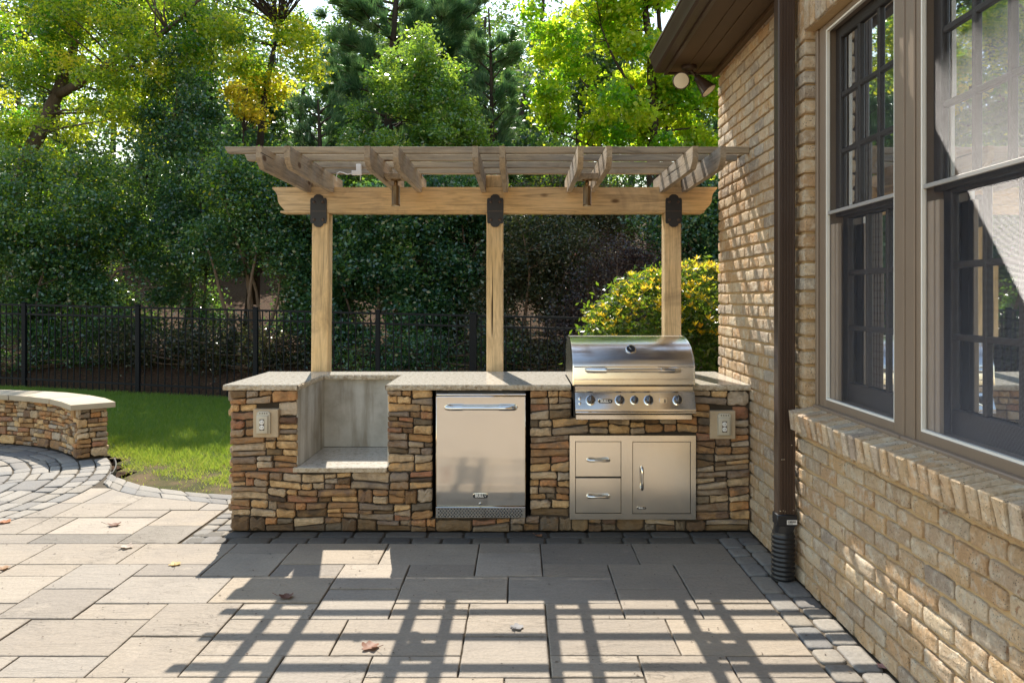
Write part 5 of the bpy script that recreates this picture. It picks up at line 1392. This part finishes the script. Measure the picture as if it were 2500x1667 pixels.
for i, (xd, Y, rx, ry) in enumerate(FAR):
    b = gb(xd, Y); top = 330 - ry * 1.0; lo = []
    for k in range(7 if rx > 100 else 4):
        lo.append(lob(xd + NR.uniform(-.6, .6) * rx, 430 - NR.uniform(0, 1.35) * ry, rx * NR.uniform(.4, .65), ry * NR.uniform(.2, .34), Y + NR.uniform(-1.5, 1.5), 1.5))
    lo.append(lob(xd, 480, rx * .9, 110, Y, 1.6))
    plant('far_tree', LBF[i], 'tree', b, lo, 'far', 15000 if rx > 100 else 8000, .19, clumps=120, spread=.42, trunk=[(b, .2), (tuple(D(xd, 300, Y)), .13), (tuple(D(xd + 15, 430 - ry * 1.3, Y)), .05)], bark='barkd', twigs=30, gap=.30, hollow=.2, group='trees of the wood behind', twig_r=.03, cv=.2)
tl = NR.uniform(size=(1,))
wd = [(x, 46 + (i % 3) * 5, 3.4, 2.6, NR.uniform(3.2, 5.2)) for i, x in enumerate(lin(-34, 34, 19))]
lobes = [(x, y, ground_z(x, y) + z * .7, rx, ry, z) for x, y, rx, ry, z in wd]
cen = lobe_points(lobes, 900, .2, .1); v, tn = leaves(cen, 60000, .7, .34); arr_object('distant_wood', v, 4, LF['far'], None, tn, kind='stuff', label='hazy mass of distant woodland low behind the nearer trees')

# ------------------------------------------------------------------ fallen leaves
def fallen(px, py, size, rot, col, label, curl=.35, on_z=.004):
    x, y = G(px, py); mb = MB(); n = 26; P = []
    for i in range(n):
        t = 2 * math.pi * i / n; lobe_ = .55 + .30 * abs(math.cos(2.5 * (t - math.pi / 2))) ** .7 + R.uniform(-.07, .07); P.append((lobe_ * math.cos(t), lobe_ * math.sin(t)))
    c, s = math.cos(rot), math.sin(rot); v = []
    for k in (1., .5):
        for a, b in P:
            a, b = a * k, b * k; z = curl * (a * a * R.uniform(.8, 1.2) + .35 * abs(b)) * .8
            v.append((x + (a * c - b * s) * size, y + (a * s + b * c) * size, on_z + z * size))
    v.append((x, y, on_z)); f = [(i, (i + 1) % n, n + (i + 1) % n, n + i) for i in range(n)] + [(n + i, n + (i + 1) % n, 2 * n) for i in range(n)]
    mb.add(v, f); t = thing('fallen_leaf', (x, y, 0), label, 'leaf', 'fallen leaves on the paving')
    m = mat_leaf('fallen_leaf_' + str(px), [(0, col), (1, col)], (col, col), .25, .6)
    mb.build('blade', m, t, 'all')
    MB().tube([(x - c * .2 * size, y - s * .2 * size, on_z + .003), (x - c * 1.0 * size, y - s * 1.0 * size, on_z + .012), (x - c * 1.6 * size, y - s * 1.7 * size, on_z + .03)], .0014, 5).build('stalk', m, t)
fallen(279, 1282, .05, .4, (.17, .07, .035), 'curled brown maple leaf on a big slab left of the kitchen')
fallen(308, 1337, .05, 1.0, (.42, .34, .27), 'pale curled leaf lying just outside the corner of the kitchen shadow', .5)
fallen(427, 1379, .042, 2.0, (.45, .30, .08), 'small yellowish leaf beside the shadow of the worktop end')
fallen(699, 1459, .045, .2, (.13, .05, .03), 'dark red-brown leaf lying in the shadow of the beam', .6)
fallen(903, 1581, .05, 2.6, (.20, .08, .04), 'brown curled leaf on sunlit stone between two slat shadows', .5)
fallen(1261, 1533, .04, 1.2, (.13, .13, .14), 'grey withered leaf on the shadow of a slat below the middle post', .3)
fallen(12, 1275, .05, .9, (.36, .12, .03), 'orange-brown leaf at the edge of the round paving border')
fallen(8, 1388, .045, .1, (.30, .16, .07), 'tan leaf on the slabs before the round patio')
fallen(1316, 1309, .03, .5, (.33, .16, .08), 'tiny tan leaf on the dark cobbles at the foot of the kitchen island')
fallen(2155, 1628, .03, .7, (.46, .26, .24), 'pinkish petal-like leaf on the cobbles against the brick wall', .2)

# specks of grit and leaf crumbs in the joints and on the slabs
n = 900; x = NR.uniform(-3.4, 1.5, n); y = NR.uniform(2.6, 5.9, n); k = (x > -2.2) & (y > 5.2); x, y = x[~k], y[~k]; n = len(x)
a = NR.uniform(0, 6.3, n); r = NR.uniform(.0015, .005, n); el = NR.uniform(.4, 2.2, n); c, s_ = np.cos(a), np.sin(a); z = np.full(n, .0042)
v = np.stack([np.stack([x + c * r * el, y + s_ * r * el, z], 1), np.stack([x - s_ * r, y + c * r, z + .002], 1), np.stack([x - c * r * el, y - s_ * r * el, z], 1), np.stack([x + s_ * r, y - c * r, z + .001], 1)], 1).reshape(-1, 3)
arr_object('leaf_crumbs', v, 4, plain('leaf_crumb', (.07, .045, .028), .9, var=.5, scale=3), None, None, kind='stuff', label='tiny dark leaf crumbs and grit scattered over the paving')
